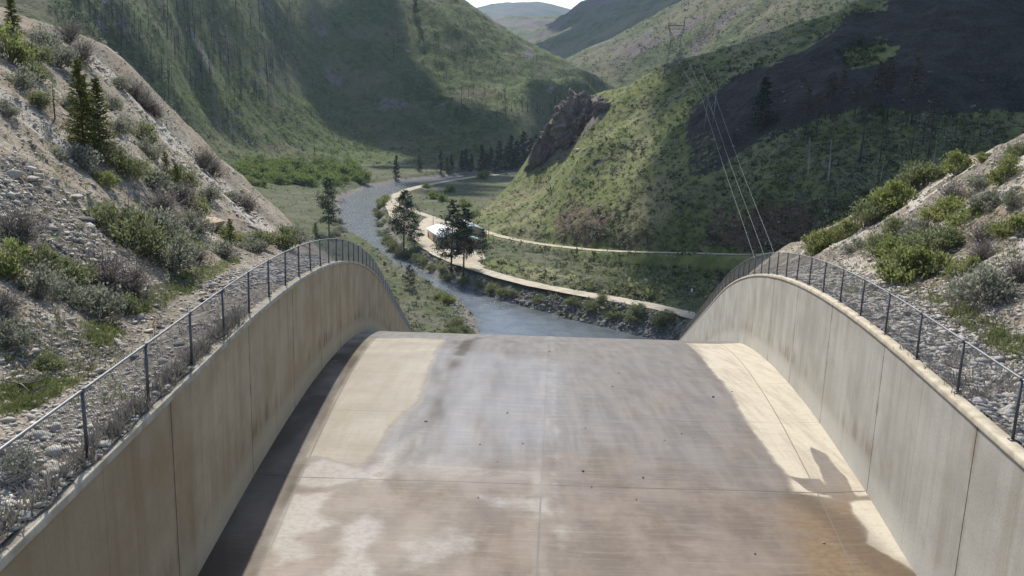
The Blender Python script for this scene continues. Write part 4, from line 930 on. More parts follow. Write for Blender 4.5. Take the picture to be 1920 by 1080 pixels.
# ---- small ground cover nobody would count
def pix_sample(bv, n, x0, x1, y0, y1, rng, block=(), poly=None):
    out = []
    for px, py in zip(rng.uniform(x0, x1, n), rng.uniform(y0, y1, n)):
        if poly is not None and not inside(np.array([px]), np.array([py]), poly)[0]: continue
        p = hit(bv, px, py)
        if p is None: continue
        if any((h := hit(b, px, py)) is not None and h[1] < p[1]-.5 for b in block): continue
        out.append(p)
    return np.array(out)
def cover(name, pts, size, mat, rng, nl, lab, cat, flat=.6, ls=.35, kind='stuff'):
    n = len(pts); s = size*np.exp(rng.normal(size=n)*.35)
    d = rng.normal(size=(n, nl, 3))*np.array([.33, .33, .3]); d[..., 2] = np.abs(d[..., 2])*flat/.6
    Pt = (pts[:, None]+d*s[:, None, None]).reshape(-1, 3)
    V, F = leaf_quads(Pt, np.repeat(s*ls, nl), rng, .6)
    ti = np.clip(np.repeat(rng.uniform(0, .75, n), nl)+rng.uniform(0, .25, n*nl), 0, 1)
    me = mesh_np(name, V, F, MAT[mat], False, {'tint': np.repeat(ti, 4)}); return tag(obj(name, me), lab, cat, None, kind)
rg = np.random.default_rng(11)
p = pix_sample(BR, 11000, 890, 1900, 120, 480, rg, (BNR,))
p = p[np.abs(seg_dist(p[:, 0], p[:, 1], ROAD2[::3])[0]) > 4.0]
pxx, pyy = proj(p); dk = inside(pxx, pyy, RP_DARK) & ~inside(pxx, pyy, RP_ISLE); p = p[~dk | (rg.uniform(size=len(p)) < .03)]
e_ = pix_sample(BR, 2600, 1230, 1720, 0, 150, rg); ex, ey_ = proj(e_); p = np.concatenate([p, e_[~inside(ex, ey_, RP_DARK)]])
q = pix_sample(BR, 3400, 900, 1500, 440, 600, rg, ()); q = q[(seg_dist(q[:, 0], q[:, 1], ROAD2[::3])[0] > 8.5) & (seg_dist(q[:, 0], q[:, 1], ROAD1[::3])[0] > 5)]
p = np.concatenate([p, q])
r_ = rg.uniform(size=len(p))
cover("sagebrush_cover", p[r_ < .5], 1.7, 'sage', rg, 18, "low grey sagebrush dotted over the right canyon hill", "sagebrush", .5)
cover("green_shrub_cover", p[r_ >= .5], 1.7, 'darkshrub', rg, 18, "low green shrubs dotted over the right canyon hill", "shrubs", .55)
dpt = pix_sample(BR, 1000, 1100, 1480, 478, 600, rg, ()); dpt = dpt[(seg_dist(dpt[:, 0], dpt[:, 1], ROAD2[::3])[0] > 17) & (seg_dist(dpt[:, 0], dpt[:, 1], ROAD1[::3])[0] > 8)]
ip = pix_sample(BR, 260, 1560, 1670, 60, 135, rg, (), RP_ISLE); bp = pix_sample(BR, 500, 1290, 1700, 20, 220, rg); bx, by = proj(bp); bp = bp[np.abs(sd(bx, by, RP_DARK)) < 9]
cover("scree_edge_shrubs", np.concatenate([ip, bp]), 2.4, 'darkshrub', rg, 20, "dark shrubs along the edge of the dark scree and on its green island", "shrubs", .6)
cover("bank_thicket", dpt, 3.2, 'green', rg, 40, "dense green thicket on the bank between the two gravel roads", "thicket", .7, .28)
p = pix_sample(BL, 10500, 90, 1180, 0, 315, rg, (BNL, BR))
fh = pix_sample(H1[1], 2200, 1080, 1640, 0, 165, rg, (BR, BL))
cover("far_hill_shrubs", fh, 5.0, 'darkshrub', rg, 14, "dark shrubs dotted over the far sunlit hillside", "shrubs", .5)
r_ = rg.uniform(size=len(p))
cover("canyon_shrub_cover", p[r_ < .75], 2.7, 'darkshrub', rg, 16, "dark green shrubs scattered over the left canyon wall", "shrubs", .7)
cover("canyon_sage_cover", p[r_ >= .75], 2.6, 'sage', rg, 12, "grey sagebrush scattered over the left canyon wall", "sagebrush", .5)
lowp = [(330, 180), (480, 260), (560, 300), (700, 300), (720, 250), (560, 190), (440, 120)]
p = pix_sample(BL, 700, 330, 720, 130, 312, rg, (BNL,), lowp)
cover("canyon_thicket", p, 4.2, 'willow', rg, 40, "fresh green thickets low on the left canyon wall", "thicket", .8, .25)
p = pix_sample(BV, 5200, 440, 1290, 300, 640, rg, (BNL, BR))
dr = np.minimum(seg_dist(p[:, 0], p[:, 1], ROAD1[::3])[0], seg_dist(p[:, 0], p[:, 1], ROAD2[::3])[0]); ok = (dr > 4.5) & (sd(p[:, 0], p[:, 1], RIVER) > 1.2) & (sd(p[:, 0], p[:, 1], YARD) > 2)
p = p[ok]; r_ = rg.uniform(size=len(p))
cover("meadow_sage_cover", p[r_ < .6], 1.6, 'sage', rg, 16, "low sagebrush spread over the flats along the river", "sagebrush", .6)
cover("meadow_green_cover", p[r_ >= .6], 1.6, 'darkshrub', rg, 16, "low green plants spread over the flats along the river", "plants", .6)
# grass tufts and stones of the near slopes
def gtufts(name, pts, hgt, lab, mat='grassblade', nl=16):
    rng = rg; n = len(pts); a = rng.normal(size=(n, nl, 3))*np.array([.5, .5, .25])+[0, 0, 1]; a = a.reshape(-1, 3); a /= np.linalg.norm(a, axis=1)[:, None]
    L = hgt*rng.uniform(.5, 1.3, n*nl); Pt = np.repeat(pts, nl, 0)+rng.normal(size=(n*nl, 3))*np.array([.07, .07, 0])+a*(L*.45)[:, None]
    V, F = leaf_quads(Pt, L, rng, .10, a*3); ti = np.clip(np.repeat(rng.uniform(0, .6, n), nl)+rng.uniform(0, .4, n*nl), 0, 1)
    tag(obj(name, mesh_np(name, V, F, MAT[mat], False, {'tint': np.repeat(ti, 4)})), lab, "grass", None, 'stuff')
pl = [pix_sample(BNL, 500, 0, 150, 700, 795, rg, (), [(0, 728), (60, 716), (130, 705), (150, 715), (80, 760), (0, 790)]), pix_sample(BNL, 350, 140, 240, 600, 660, rg, (), [(150, 612), (215, 612), (232, 630), (180, 655)]),
      pix_sample(BNL, 1100, 220, 470, 470, 600, rg, (), [(225, 575), (330, 515), (440, 476), (460, 492), (330, 560), (250, 600)]), pix_sample(BNL, 150, 0, 240, 600, 760, rg), pix_sample(BNL, 500, 60, 480, 130, 470, rg)]
gtufts("grass_tufts", np.concatenate(pl), .17, "green grass at the foot of the left slope")
ey = rg.uniform(7, 24, 160); gtufts("edge_weeds", np.stack([wallx(-1, ey)-.12-rg.uniform(0, .35, 160), ey, floorz(ey)+HW+.02], 1), .3, "dry weeds growing along the top edge of the left wall", 'dry', 14)
gtufts("dry_grass_tufts", np.concatenate([pix_sample(BNL, 600, 0, 500, 60, 700, rg), pix_sample(BNR, 1100, 1500, 1920, 260, 760, rg)]), .24, "sparse dry grass among the stones of both slopes", 'dry', 12)
gtufts("right_grass_tufts", np.concatenate([pix_sample(BNR, 700, 1720, 1920, 540, 700, rg, (), [(1730, 556), (1800, 566), (1920, 640), (1920, 690), (1840, 640)]), pix_sample(BNR, 300, 1560, 1920, 300, 560, rg)]), .24, "short grass at the foot of the right slope")
def slope_stones(bv, n, x0, x1, y0, y1, med, name, mat, lab, mx=.35, poly=None):
    p = pix_sample(bv, n, x0, x1, y0, y1, rg, (), poly)
    r = np.clip(med*np.exp(rg.normal(size=len(p))*.6),   .012, mx*.5)*(.6+.4*np.clip(p[:, 1]/40, .5, 2)); stones(name, p, r, mat, rg, .6, .25, lab, 'stuff', "stones")
slope_stones(BNL, 12000, 0, 520, 90, 1000, .032, "scree_stones", 'stone', "pale broken stones strewn over the left slope")
slope_stones(BNL, 4500, 0, 300, 560, 960, .020, "gravel_stones", 'stone', "loose pale gravel beside the left wall")
slope_stones(BNL, 4200, 0, 340, 280, 600, .045, "scree_stones", 'stone', "larger pale stones in the scree below the shrubs of the left slope", .4, [(0, 290), (70, 310), (170, 400), (260, 500), (340, 560), (280, 580), (180, 520), (80, 450), (0, 410)])
slope_stones(BNL, 2500, 140, 510, 100, 440, .06, "scree_stones", 'stone', "pale stones along the bare band of the left skyline", .4, [(150, 100), (250, 165), (330, 255), (430, 350), (505, 425), (480, 440), (400, 360), (300, 270), (220, 185)])
slope_stones(BNR, 10000, 1480, 1920, 260, 800, .036, "scree_stones", 'stone', "pale broken stones strewn over the right slope")
def riprap(s, y0, y1, w, n, name, lab):
    y = y0+(y1-y0)*rg.uniform(0, 1, n)**1.25; d = rg.uniform(.15, w, n); x = wallx(s, y)+s*(TL+d)
    bv = BNL if s < 0 else BNR
    p = np.array([drop(bv, a, b) for a, b in zip(x, y)]); r = np.clip(.062*np.exp(rg.normal(size=n)*.42), .03, .19)
    stones(name, p, r, 'riprap', rg, .42, .2, lab, 'stuff', "riprap")
riprap(-1, 31, 80, 3.6, 4600, "riprap_stones", "grey riprap stones along the back of the left wall")
riprap(1, 15, 85, 4.4, 9500, "riprap_stones", "grey riprap stones along the back of the right wall")
# rocky shore
p = pix_sample(BV, 2600, 700, 1290, 380, 640, rg, (BR,)); d = sd(p[:, 0], p[:, 1], RIVER); p = p[(d > -1) & (d < 10) & (seg_dist(p[:, 0], p[:, 1], ROAD1[::3])[0] > 4.5)]
q = pix_sample(BV, 2200, 940, 1290, 545, 640, rg); d = sd(q[:, 0], q[:, 1], RIVER); q = q[(d > -1.5) & (d < 12) & (seg_dist(q[:, 0], q[:, 1], ROAD1[::3])[0] > 5)]
p = np.concatenate([p, q])
stones("shore_stones", p, np.clip(.42*np.exp(rg.normal(size=len(p))*.5), .15, 1.3), 'shorerock', rg, .7, .3, "dark and pale rocks lining the river bank", 'stuff', "rocks")

# ---- single rocks
def single_rock(bv, px, py, wpx, mat, lab, seed, d=(1, .8, .6), name="boulder", cat="boulder", group=None, sink=.2):
    p = hit(bv, px, py)
    if p is None: return
    s = wpx*depth(p)/FPX*.5; o = obj(name, boulder_mesh(name, seed, mat)); o.location = p+np.array([0, 0, s*d[2]*(1-2*sink)]); o.scale = tuple(s*x for x in d); o.rotation_euler = (0, 0, random.uniform(0, 6.28))
    tag(o, lab, cat, group)
single_rock(BNL, 398, 432, 60, 'tanrock', "large tan boulder lodged on the left slope above the fence", 3, (1, .8, .62))
single_rock(BNL, 252, 672, 18, 'darkrock', "dark stone on the gravel just behind the left fence rail", 4)
single_rock(BNL, 336, 648, 20, 'darkrock', "dark stone lying below the grass by the left fence", 5, (1, .7, .5))
single_rock(BNL, 300, 615, 14, 'darkrock', "small dark stone upslope from the left fence", 6)
single_rock(BNL, 524, 530, 17, 'darkrock', "angular dark stone leaning at a fence post near the left crest", 7)
single_rock(BNL, 196, 586, 20, 'stone', "white flat stone under the big rounded sagebrush", 8, (1, .6, .45))
single_rock(BNL, 30, 335, 34, 'stone', "pale rock outcrop at the left edge of the dark scree", 9, (1, .8, .8))
single_rock(BNL, 62, 340, 26, 'stone', "pale block right of the outcrop at the left edge", 10)
single_rock(BNL, 142, 374, 34, 'stone', "pale slab at the lower end of the scree, left of the thicket", 11, (1, .5, .5))
single_rock(BNL, 165, 418, 30, 'darkrock', "dark rock ledge at the foot of the pale slab", 12, (1, .6, .5))
single_rock(BNL, 152, 800, 16, 'stone', "white stone on the gravel at the lower left behind the fence", 13)
single_rock(BNR, 1516, 520, 50, 'stone', "pale flat slab behind the crest of the right fence", 14, (1, .5, .18))
single_rock(BNR, 1590, 536, 12, 'stone', "white stone on the riprap behind the right fence", 15)
single_rock(BNR, 1832, 702, 20, 'darkrock', "dark stone on the riprap near the right edge", 16)
single_rock(BNR, 1885, 775, 18, 'stone', "white stone low on the riprap at the right edge", 17)
single_rock(BV, 1125, 630, 14, 'darkrock', "dark boulder in the river by the crest of the spillway", 18)
single_rock(BV, 1022, 591, 16, 'darkrock', "dark boulder at the water's edge on the far bank", 19)
single_rock(BV, 910, 627, 9, 'darkrock', "small dark rock at the tip of the left bank", 20)
single_rock(BR, 1082, 283, 14, 'stone', "pale boulder on the grassy hill under the crag", 21)
for i, (px, py, w) in enumerate([(798, 791, 9), (951, 775, 5), (980, 832, 4), (900, 834, 4), (1148, 725, 5), (1337, 745, 7), (1098, 803, 4), (1093, 884, 7), (933, 865, 4), (1206, 896, 5), (1246, 826, 4), (1278, 814, 5), (1300, 820, 4), (1109, 913, 4), (1193, 937, 5), (897, 934, 4), (1545, 1019, 7), (1416, 1039, 6), (1593, 950, 5), (1638, 966, 5), (1515, 845, 5), (1490, 799, 4), (1470, 762, 4), (1642, 1000, 4), (1100, 770, 4), (1160, 700, 4), (1030, 660, 4), (1372, 735, 4), (850, 700, 3), (1240, 680, 3), (1644, 990, 4), (1650, 987, 4)]):
    q = on_floor(px, py); s = w*depth(q)/FPX*.4; o = obj("pebble", boulder_mesh("pebble", 30+i % 5, 'darkrock' if i % 4 else 'stone')); o.location = (q[0], q[1], float(floorz(q[1]))+s*.45); o.scale = (s, s*.85, s*.75); o.rotation_euler = (0, 0, i)
    tag(o, "small loose stone lying on the spillway floor", "stone", "loose stones on the spillway floor")

# ---- rocky crag on the spur
def crag(px, py, wpx, hpx, lab, seed, lean=0., dy=0):
    p = hit(BR, px, py)
    if p is None: return
    V, F = ICO5; k = depth(p)/FPX; w, h = wpx*k*.5, hpx*k*.62
    f = lambda a, s: (vn(V[:, 0]*a+s, V[:, 2]*a*.6+s, seed)+vn(V[:, 1]*a-s, V[:, 2]*a*.6, seed+1)+vn(V[:, 0]*a, V[:, 1]*a+s, seed+2))
    q = .20*f(1.6, 3.)+.15*f(3.7, 1.)+.11*np.abs(f(8, 7.))+.075*f(16, 2.)+.06*f(31, 5.)+.07*(1-np.abs(f(5.5, 4.)))+.04*(1-np.abs(f(12, 6.)))
    q = q+.10*np.round(f(2.6, 9.)*2)/2
    W_ = V*(1+q)[:, None]*[w, w*.8, h]; W_[:, 0] += lean*W_[:, 2]
    me = mesh_np("rock_outcrop", W_, F, MAT['crag'], False); o = obj("rock_outcrop", me); o.location = p+np.array([0, dy, h*.05]); tag(o, lab, "rock outcrop", "crags on the spur")
crag(1090, 228, 82, 66, "dark craggy rock knob crowning the ridge above the river bend", 3, .1)
crag(1048, 262, 56, 60, "craggy rock rib stepping down to the left below the knob", 5, .4)
crag(1018, 295, 36, 60, "lowest pale rock fin at the left foot of the crag", 8, .35)
crag(1075, 262, 42, 34, "low broken rock ledge right under the knob", 11, .2)
crag(1128, 205, 26, 18, "small rock lump just right of the knob on the ridge", 12, .1)

# ---- trees of the valley
pineA = pine_meshes(21, 30, .155, .30); pineB = pine_meshes(22, 30, .17, .22, 100); pineC = pine_meshes(23, 15, .24, .16, 80, 24, ts=.7)
tree_px(pineA, 30, "pine_tree", BV, 757, 360, 470, "tall dark pine left of the white roofed buildings by the river", wide=1.15)
tree_px(pineC, 15, "pine_tree", BV, 777, 413, 462, "shorter pine beside the tall one left of the buildings", wide=1.1)
tree_px(pineB, 30, "pine_tree", BV, 846, 378, 510, "left pine of the tall pair in front of the white roofs", wide=1.1)
tree_px(pineA, 30, "pine_tree", BV, 869, 392, 516, "right pine of the tall pair in front of the white roofs", wide=1.2)
tree_px(pineC, 15, "pine_tree", BV, 904, 430, 486, "bushy pine right of the buildings beside the lower road", wide=.85)
tree_px(pineB, 30, "pine_tree", BV, 617, 336, 442, "lone dark pine on the left river bank beyond the fence", wide=.95)
tree_px(pineC, 15, "pine_tree", BV, 768, 496, 542, "small pine near the water on the left bank below the fence", wide=.95)
tree_px(firB, 10, "conifer_tree", BV, 592, 418, 448, "small yellowish conifer left of the lone pine on the left bank", wide=1.3)
dfir = [fir_meshes(31+i, 30, .17+.03*i, 120, 12, 'darkfir', ts=1.6, droop=.3) for i in range(2)]
FARF = [(743, 293, 335, ), (786, 293, 322), (826, 284, 322), (846, 290, 325), (866, 283, 320), (884, 290, 322), (903, 274, 322), (920, 278, 318), (935, 266, 325), (948, 275, 320), (957, 256, 316), (968, 266, 318), (980, 250, 318), (993, 262, 316), (1004, 255, 314), (838, 296, 320), (873, 280, 316), (912, 288, 326)]
for i, (px, a, b) in enumerate(FARF):
    tree_px(dfir[i % 2], 30, "conifer_tree", BV, px, a, b, "dark conifer in the stand along the far river bend", "dark conifers at the far river bend", 1.2)
tree_px(dfir[0], 30, "conifer_tree", BL, 779, -6, 26, "lone dark conifer on the sunlit rib of the left canyon wall", wide=1.2)
# right hill
tree_px(dfir[1], 30, "conifer_tree", BR, 1429, 148, 240, "broad dark fir standing alone on the shaded right hill", wide=1.35)
scor = [fir_meshes(41+i, 28, .15, 75, 12, 'thin', 'snag', 1.1, .42, .3, .2) for i in range(2)]
for i, (px, a, b) in enumerate([(1548, 148, 224), (1557, 138, 222), (1575, 130, 215), (1602, 155, 222), (1640, 118, 206), (1655, 112, 218), (1663, 128, 224), (1708, 112, 236), (1510, 165, 252), (1530, 175, 258), (1740, 180, 300), (1620, 160, 235)]):
    tree_px(scor[i % 2], 28, "scorched_conifer", BR, px, a, b, "scorched conifer with a thin crown on the shaded right hill", "scorched conifers on the right hill", 1.25)
sn = [snag_mesh(51+i, 18, 'snag', 7+4*i) for i in range(4)]; sg_ = [snag_mesh(61+i, 18, 'greysnag', 26) for i in range(2)]
def snag(bv, px, a, b, lab, grp, mats=sn, block=()):
    p = hit(bv, px, b)
    if p is None or any((h := hit(q, px, b)) is not None and h[1] < p[1] for q in block): return
    s = (b-a)*depth(p)/FPX/18; o = obj("burnt_tree", random.choice(mats)); w = s*random.uniform(.9, 1.3); o.location = p; o.scale = (w, w, s); o.rotation_euler = (random.gauss(0, .03), random.gauss(0, .03), random.uniform(0, 6.28)); tag(o, lab, "dead tree", grp)
for px, a, b in [(1512, 232, 262), (1513, 215, 270), (1457, 232, 258), (1545, 185, 222), (1566, 190, 220), (1600, 195, 222), (1616, 190, 228), (1612, 195, 303), (1655, 190, 226), (1690, 215, 244), (1698, 185, 245), (1705, 215, 305), (1724, 180, 230), (1730, 200, 272), (1752, 205, 262), (1820, 240, 300), (1836, 225, 260), (1848, 228, 260), (1641, 230, 246), (1650, 240, 302), (1790, 215, 262), (1770, 220, 255)]:
    snag(BR, px, a, b, "blackened bare tree trunk on the shaded right hill", "burnt trunks on the right hill")
for px, a, b in [(1552, 260, 345), (1514, 255, 335), (1650, 295, 345), (1640, 310, 350), (1745, 262, 330)]:
    snag(BR, px, a, b, "pale grey dead tree low on the shaded right hill", "bleached trunks on the right hill", sg_, (BNR,))
r2 = np.random.default_rng(5); k = 0
SN = [(px, py) for px, py in zip(r2.uniform(150, 560, 230), r2.uniform(15, 250, 230)) if py < 20+ (px-120)*.75 and py < 250-.25*abs(px-350)]
SN += [(px, 230-.0*px+r2.uniform(-45, 10)+(px-980)*.12) for px in r2.uniform(850, 1090, 40)] + [(px, r2.uniform(150, 196)) for px in r2.uniform(1040, 1170, 22)] + [(px, (px-700)*.42+r2.uniform(25, 95)) for px in r2.uniform(700, 1000, 22)]
SN += [(px, r2.uniform(150, 300)) for px in r2.uniform(560, 760, 12)]
for px, py in SN:
    h_ = r2.uniform(18, 48) if px < 560 else r2.uniform(16, 34)
    snag(BL, px, py-h_, py, "thin burnt tree trunk on the left canyon wall", "burnt trunks on the left canyon wall", sn if r2.uniform() < .8 else sg_, (BNL, BR))
# fallen bleached logs
for px, py, L, a, bv, lab in [(256, 55, 20, .6, BL, "bleached fallen log high on the left canyon wall"), (270, 138, 22, .2, BL, "bleached fallen log across the left canyon wall shrubs"), (387, 180, 14, 1.9, BL, "short pale leaning stub on the left canyon wall")]:
    p = hit(bv, px, py)
    if p is not None:
        m_ = L*depth(p)/FPX; mb = MB(); mb.tube([(-m_/2*math.cos(a), 0, -m_/2*math.sin(a)+.6), (0, .2, .6), (m_/2*math.cos(a), 0, m_/2*math.sin(a)+.6)], [.35, .3, .2], 6); o = mb.build("fallen_log", MAT['greysnag']); o.location = p; tag(o, lab, "log")
for i, (px, py, L, lab) in enumerate([(30, 722, 3.0, "bleached dead branch lying on the grass at lower left"), (55, 742, 2.2, "forked dead branch below the bleached one at lower left"), (12, 915, 1.6, "dead twigs lying on the coping at the lower left edge")]):
    p = hit(BNL, px, py)
    if p is None: continue
    mb = MB(); rr = np.random.default_rng(90+i)
    for k in range(7):
        a = rr.uniform(-.6, .6)+(3.14 if k % 2 else 0); e = np.array([math.cos(a)*L*rr.uniform(.3, .5)*.5, math.sin(a)*L*.3, rr.uniform(.05, .3)]); mb.tube([(0, 0, .05), e*.5+rr.normal(size=3)*.05, e], [.022, .016, .006], 5)
    o = mb.build("dead_branch", MAT['greysnag']); o.location = p; tag(o, lab, "branch")

# ---- shrubs along the river
def bank(lst, lab, grp, kind, bv=BV):
    for i, (px, py, w) in enumerate(lst):
        p = hit(bv, px, py)
        if p is None: continue
        s = w*depth(p)/FPX*1.1; plant("river_shrub", BUSH[kind, i % 3], p-np.array([0, 0, .1*s]), (s, s, s*random.uniform(.75, 1.)), random.uniform(0, 6.28), lab, "shrub", grp)
r3 = np.random.default_rng(8)
WI = []
for k in range(120):
    px = r3.uniform(440, 690); py = r3.uniform(310, 352) if px < 640 else r3.uniform(318, 345)
    if py < 352-(px-440)*.02: WI.append((px, py, r3.uniform(16, 34)))
bank(WI, "rounded fresh green willow on the flat along the left river bank", "willows on the left flat", 'willow')
bank([(716, 388, 26), (722, 378, 24)], "bright yellow green bush at the bend of the gravel road", "bright bushes at the road bend", 'bright')
bank([(711, 408, 24), (717, 425, 26), (722, 442, 28), (728, 458, 30), (742, 472, 40), (756, 484, 36), (772, 482, 30), (708, 396, 20)], "grey green bush on the right bank under the tall dark pine", "bushes under the tall pine", 'green')
bank([(784, 490, 26), (798, 496, 30), (812, 506, 26), (828, 512, 24), (842, 522, 26), (870, 532, 28), (925, 548, 34), (945, 552, 30), (900, 536, 26), (960, 556, 26), (1010, 566, 26), (1075, 572, 30), (1110, 580, 34), (1150, 592, 36), (1190, 602, 40), (1235, 612, 40), (1200, 585, 34), (1250, 600, 36), (1130, 566, 26)], "scrubby bush on the rocky right bank below the lower gravel road", "bushes on the rocky bank", 'green')
bank([(822, 562, 26), (838, 566, 30)], "pale yellow green bush on the left bank at the water's edge", "pale bushes on the left bank", 'bright')
bank([(858, 612, 34), (870, 624, 36), (845, 628, 34), (880, 634, 28)], "dark green bush at the tip of the left bank beside the spillway crest", "green bushes at the bank tip", 'green')
bank([(800, 352, 14), (905, 335, 22), (845, 360, 18), (870, 388, 24), (815, 372, 22), (830, 378, 20), (890, 408, 24)], "green bush in the shaded meadow inside the road loop", "bushes in the shaded meadow", 'willow')
bank([(636, 420, 20), (640, 434, 22), (628, 442, 22), (600, 448, 26)], "pale bush on the left bank at the foot of the lone pine", "bushes under the lone pine", 'sage')

# ------------------------------------------------------------------ buildings, car, poles, power line
def building(name, lab, org, ax, L, Wd, h, roofmat, wallmat, pitch, doors=(), nwin=0, over=.5):
    a = np.array(ax, float); a /= np.linalg.norm(a); rz = math.atan2(a[1], a[0]); o = empty(name, org, rz)   # local x along the long wall, y to its left
    mb = MB()
    zr = h+Wd*.5*pitch
    V = [(0, 0, 0), (L, 0, 0), (L, Wd, 0), (0, Wd, 0), (0, 0, h), (L, 0, h), (L, Wd, h), (0, Wd, h), (0, Wd/2, zr), (L, Wd/2, zr)]
    mb.add(V, [[0, 1, 5, 4], [2, 3, 7, 6], [1, 2, 6, 5], [3, 0, 4, 7]], [[5, 6, 9], [7, 4, 8]]); mb.build("wall", MAT[wallmat], o)
    r = MB(); t = .16
    for s0, s1, z0, z1 in ((-over, Wd/2, h-over*pitch, zr), (Wd+over, Wd/2, h-over*pitch, zr)):
        r.add([(-over, s0, z0+.03), (L+over, s0, z0+.03), (L+over, s1, z1+.03), (-over, s1, z1+.03), (-over, s0, z0+.03+t), (L+over, s0, z0+.03+t), (L+over, s1, z1+.03+t), (-over, s1, z1+.03+t)], [[0, 1, 2, 3], [4, 7, 6, 5], [0, 4, 5, 1], [1, 5, 6, 2], [3, 2, 6, 7], [0, 3, 7, 4]])
    for x in np.arange(0, L, 1.2):
        for s0, z0 in ((-over, h-over*pitch), (Wd+over, h-over*pitch)):
            r.tube([(x, s0, z0+.05+t), (x, Wd/2, zr+.05+t)], .035, 4)
    r.build("roof", MAT[roofmat], o)
    for x, w, hh in doors:
        d = MB(); d.box((x, -.03, hh/2), (w, .1, hh)); d.build("door", MAT['door'], o)
    for k in range(nwin):
        x = L*(k+.7)/(nwin+.4); f = MB(); f.box((x, -.03, h*.6), (1.5, .1, 1.1)); f_ = f.build("window", MAT['white_roof'], o)
        gl = MB(); gl.box((x, -.05, h*.6), (1.3, .1, .9)); gl.build("pane", MAT['glass'], f_)
    tag(o, lab, "building", "white roofed buildings by the river"); return o
A = G(801, 444, 6.6); B = G(822, 461, 6.6); ax = (B-A)[:2]/np.linalg.norm((B-A)[:2]); nrm = np.array([-ax[1], ax[0]])
if nrm[0] < 0: nrm = -nrm
b1 = np.array([*A[:2], 6.5]); ax3 = np.array([*ax, 0]); n3 = np.array([*nrm, 0])
building("utility_building", "long low tan building with a white metal roof nearest the river", b1, ax, 40, 14, 5.4, 'white_roof', 'tan_wall', .34, ((4, 3.4, 3.4), (9, 1.1, 2.2), (20, 3.4, 3.4)), 5)
building("utility_building", "taller white roofed building behind the long low one", b1+ax3*4+n3*15.6, ax, 24, 12, 8.4, 'white_roof', 'tan_wall', .36, ((5, 3, 3),), 3)
building("utility_building", "pale green roofed building at the right end of the group by the road", b1+ax3*33+n3*16, ax, 12, 8, 4.2, 'teal_roof', 'tan_wall', .25, ((3, 2.5, 2.6),), 2)
def car(loc, rz, lab):
    o = empty("parked_car", loc, rz); pf = [(-2.25, .45), (-2.2, .95), (-1.5, 1.02), (-.9, 1.5), (.9, 1.5), (1.4, 1.02), (2.2, .9), (2.25, .45)]; n = len(pf)
    V = [(x, y, z) for y in (-.85, .85) for x, z in pf]; mb = MB(); mb.add(V, [[i, i+1, n+i+1, n+i] for i in range(n-1)]+[[n-1, 0, n, 2*n-1]])
    for y in (0, n): mb.add(V, [[y, y+1, y+2, y+5], [y+2, y+3, y+4, y+5], [y, y+5, y+6, y+7]])
    mb.build("body", MAT['car'], o)
    for x in (-1.4, 1.4):
        for y in (-.8, .8): w = MB(); w.tube([(x, y-.11, .33), (x, y+.11, .33)], .33, 14); w.build("wheel", MAT['tyre'], o)
    w = MB()
    for y in (-.865, .865): w.add([(-1.25, y, 1.05), (1.15, y, 1.05), (.82, y, 1.42), (-.85, y, 1.42)], [[0, 1, 2, 3]])
    w.build("window", MAT['glass'], o); tag(o, lab, "car")
car((*G(789, 442, 6.7)[:2], 6.72), .4, "dark car parked at the left end of the long tan building")
def upole(p, h, lab, tr=False):
    o = empty("utility_pole", p); mb = MB(); mb.tube([(0, 0, -.5), (0, 0, h)], [.17, .12], 8); mb.build("pole", MAT['pole'], o)
    c = MB(); c.box((0, 0, h-.6), (2.4, .14, .16)); c.build("cross_arm", MAT['pole'], o)
    for x in (-1, 0, 1): i = MB(); i.tube([(x, 0, h-.5), (x, 0, h-.2)], .06, 6); i.build("insulator", MAT['ceramic'], o)
    if tr: t = MB(); t.tube([(.4, 0, h-2.4), (.4, 0, h-1.2)], .32, 10); t.build("transformer", MAT['ceramic'], o)
    tag(o, lab, "utility pole")
upole(hit(BR, 916, 447) if hit(BR, 916, 447) is not None else G(916, 447, 7), 11, "utility pole beside the upper road at the foot of the hill")
upole(G(812, 428, 6.6), 9, "utility pole behind the left end of the long tan building")
upole(hit(BR, 1021, 522), 10, "thin utility pole on the green bank between the roads")
upole(G(1292, 588, 9), 11, "utility pole with a pale transformer close to the right wall", True)

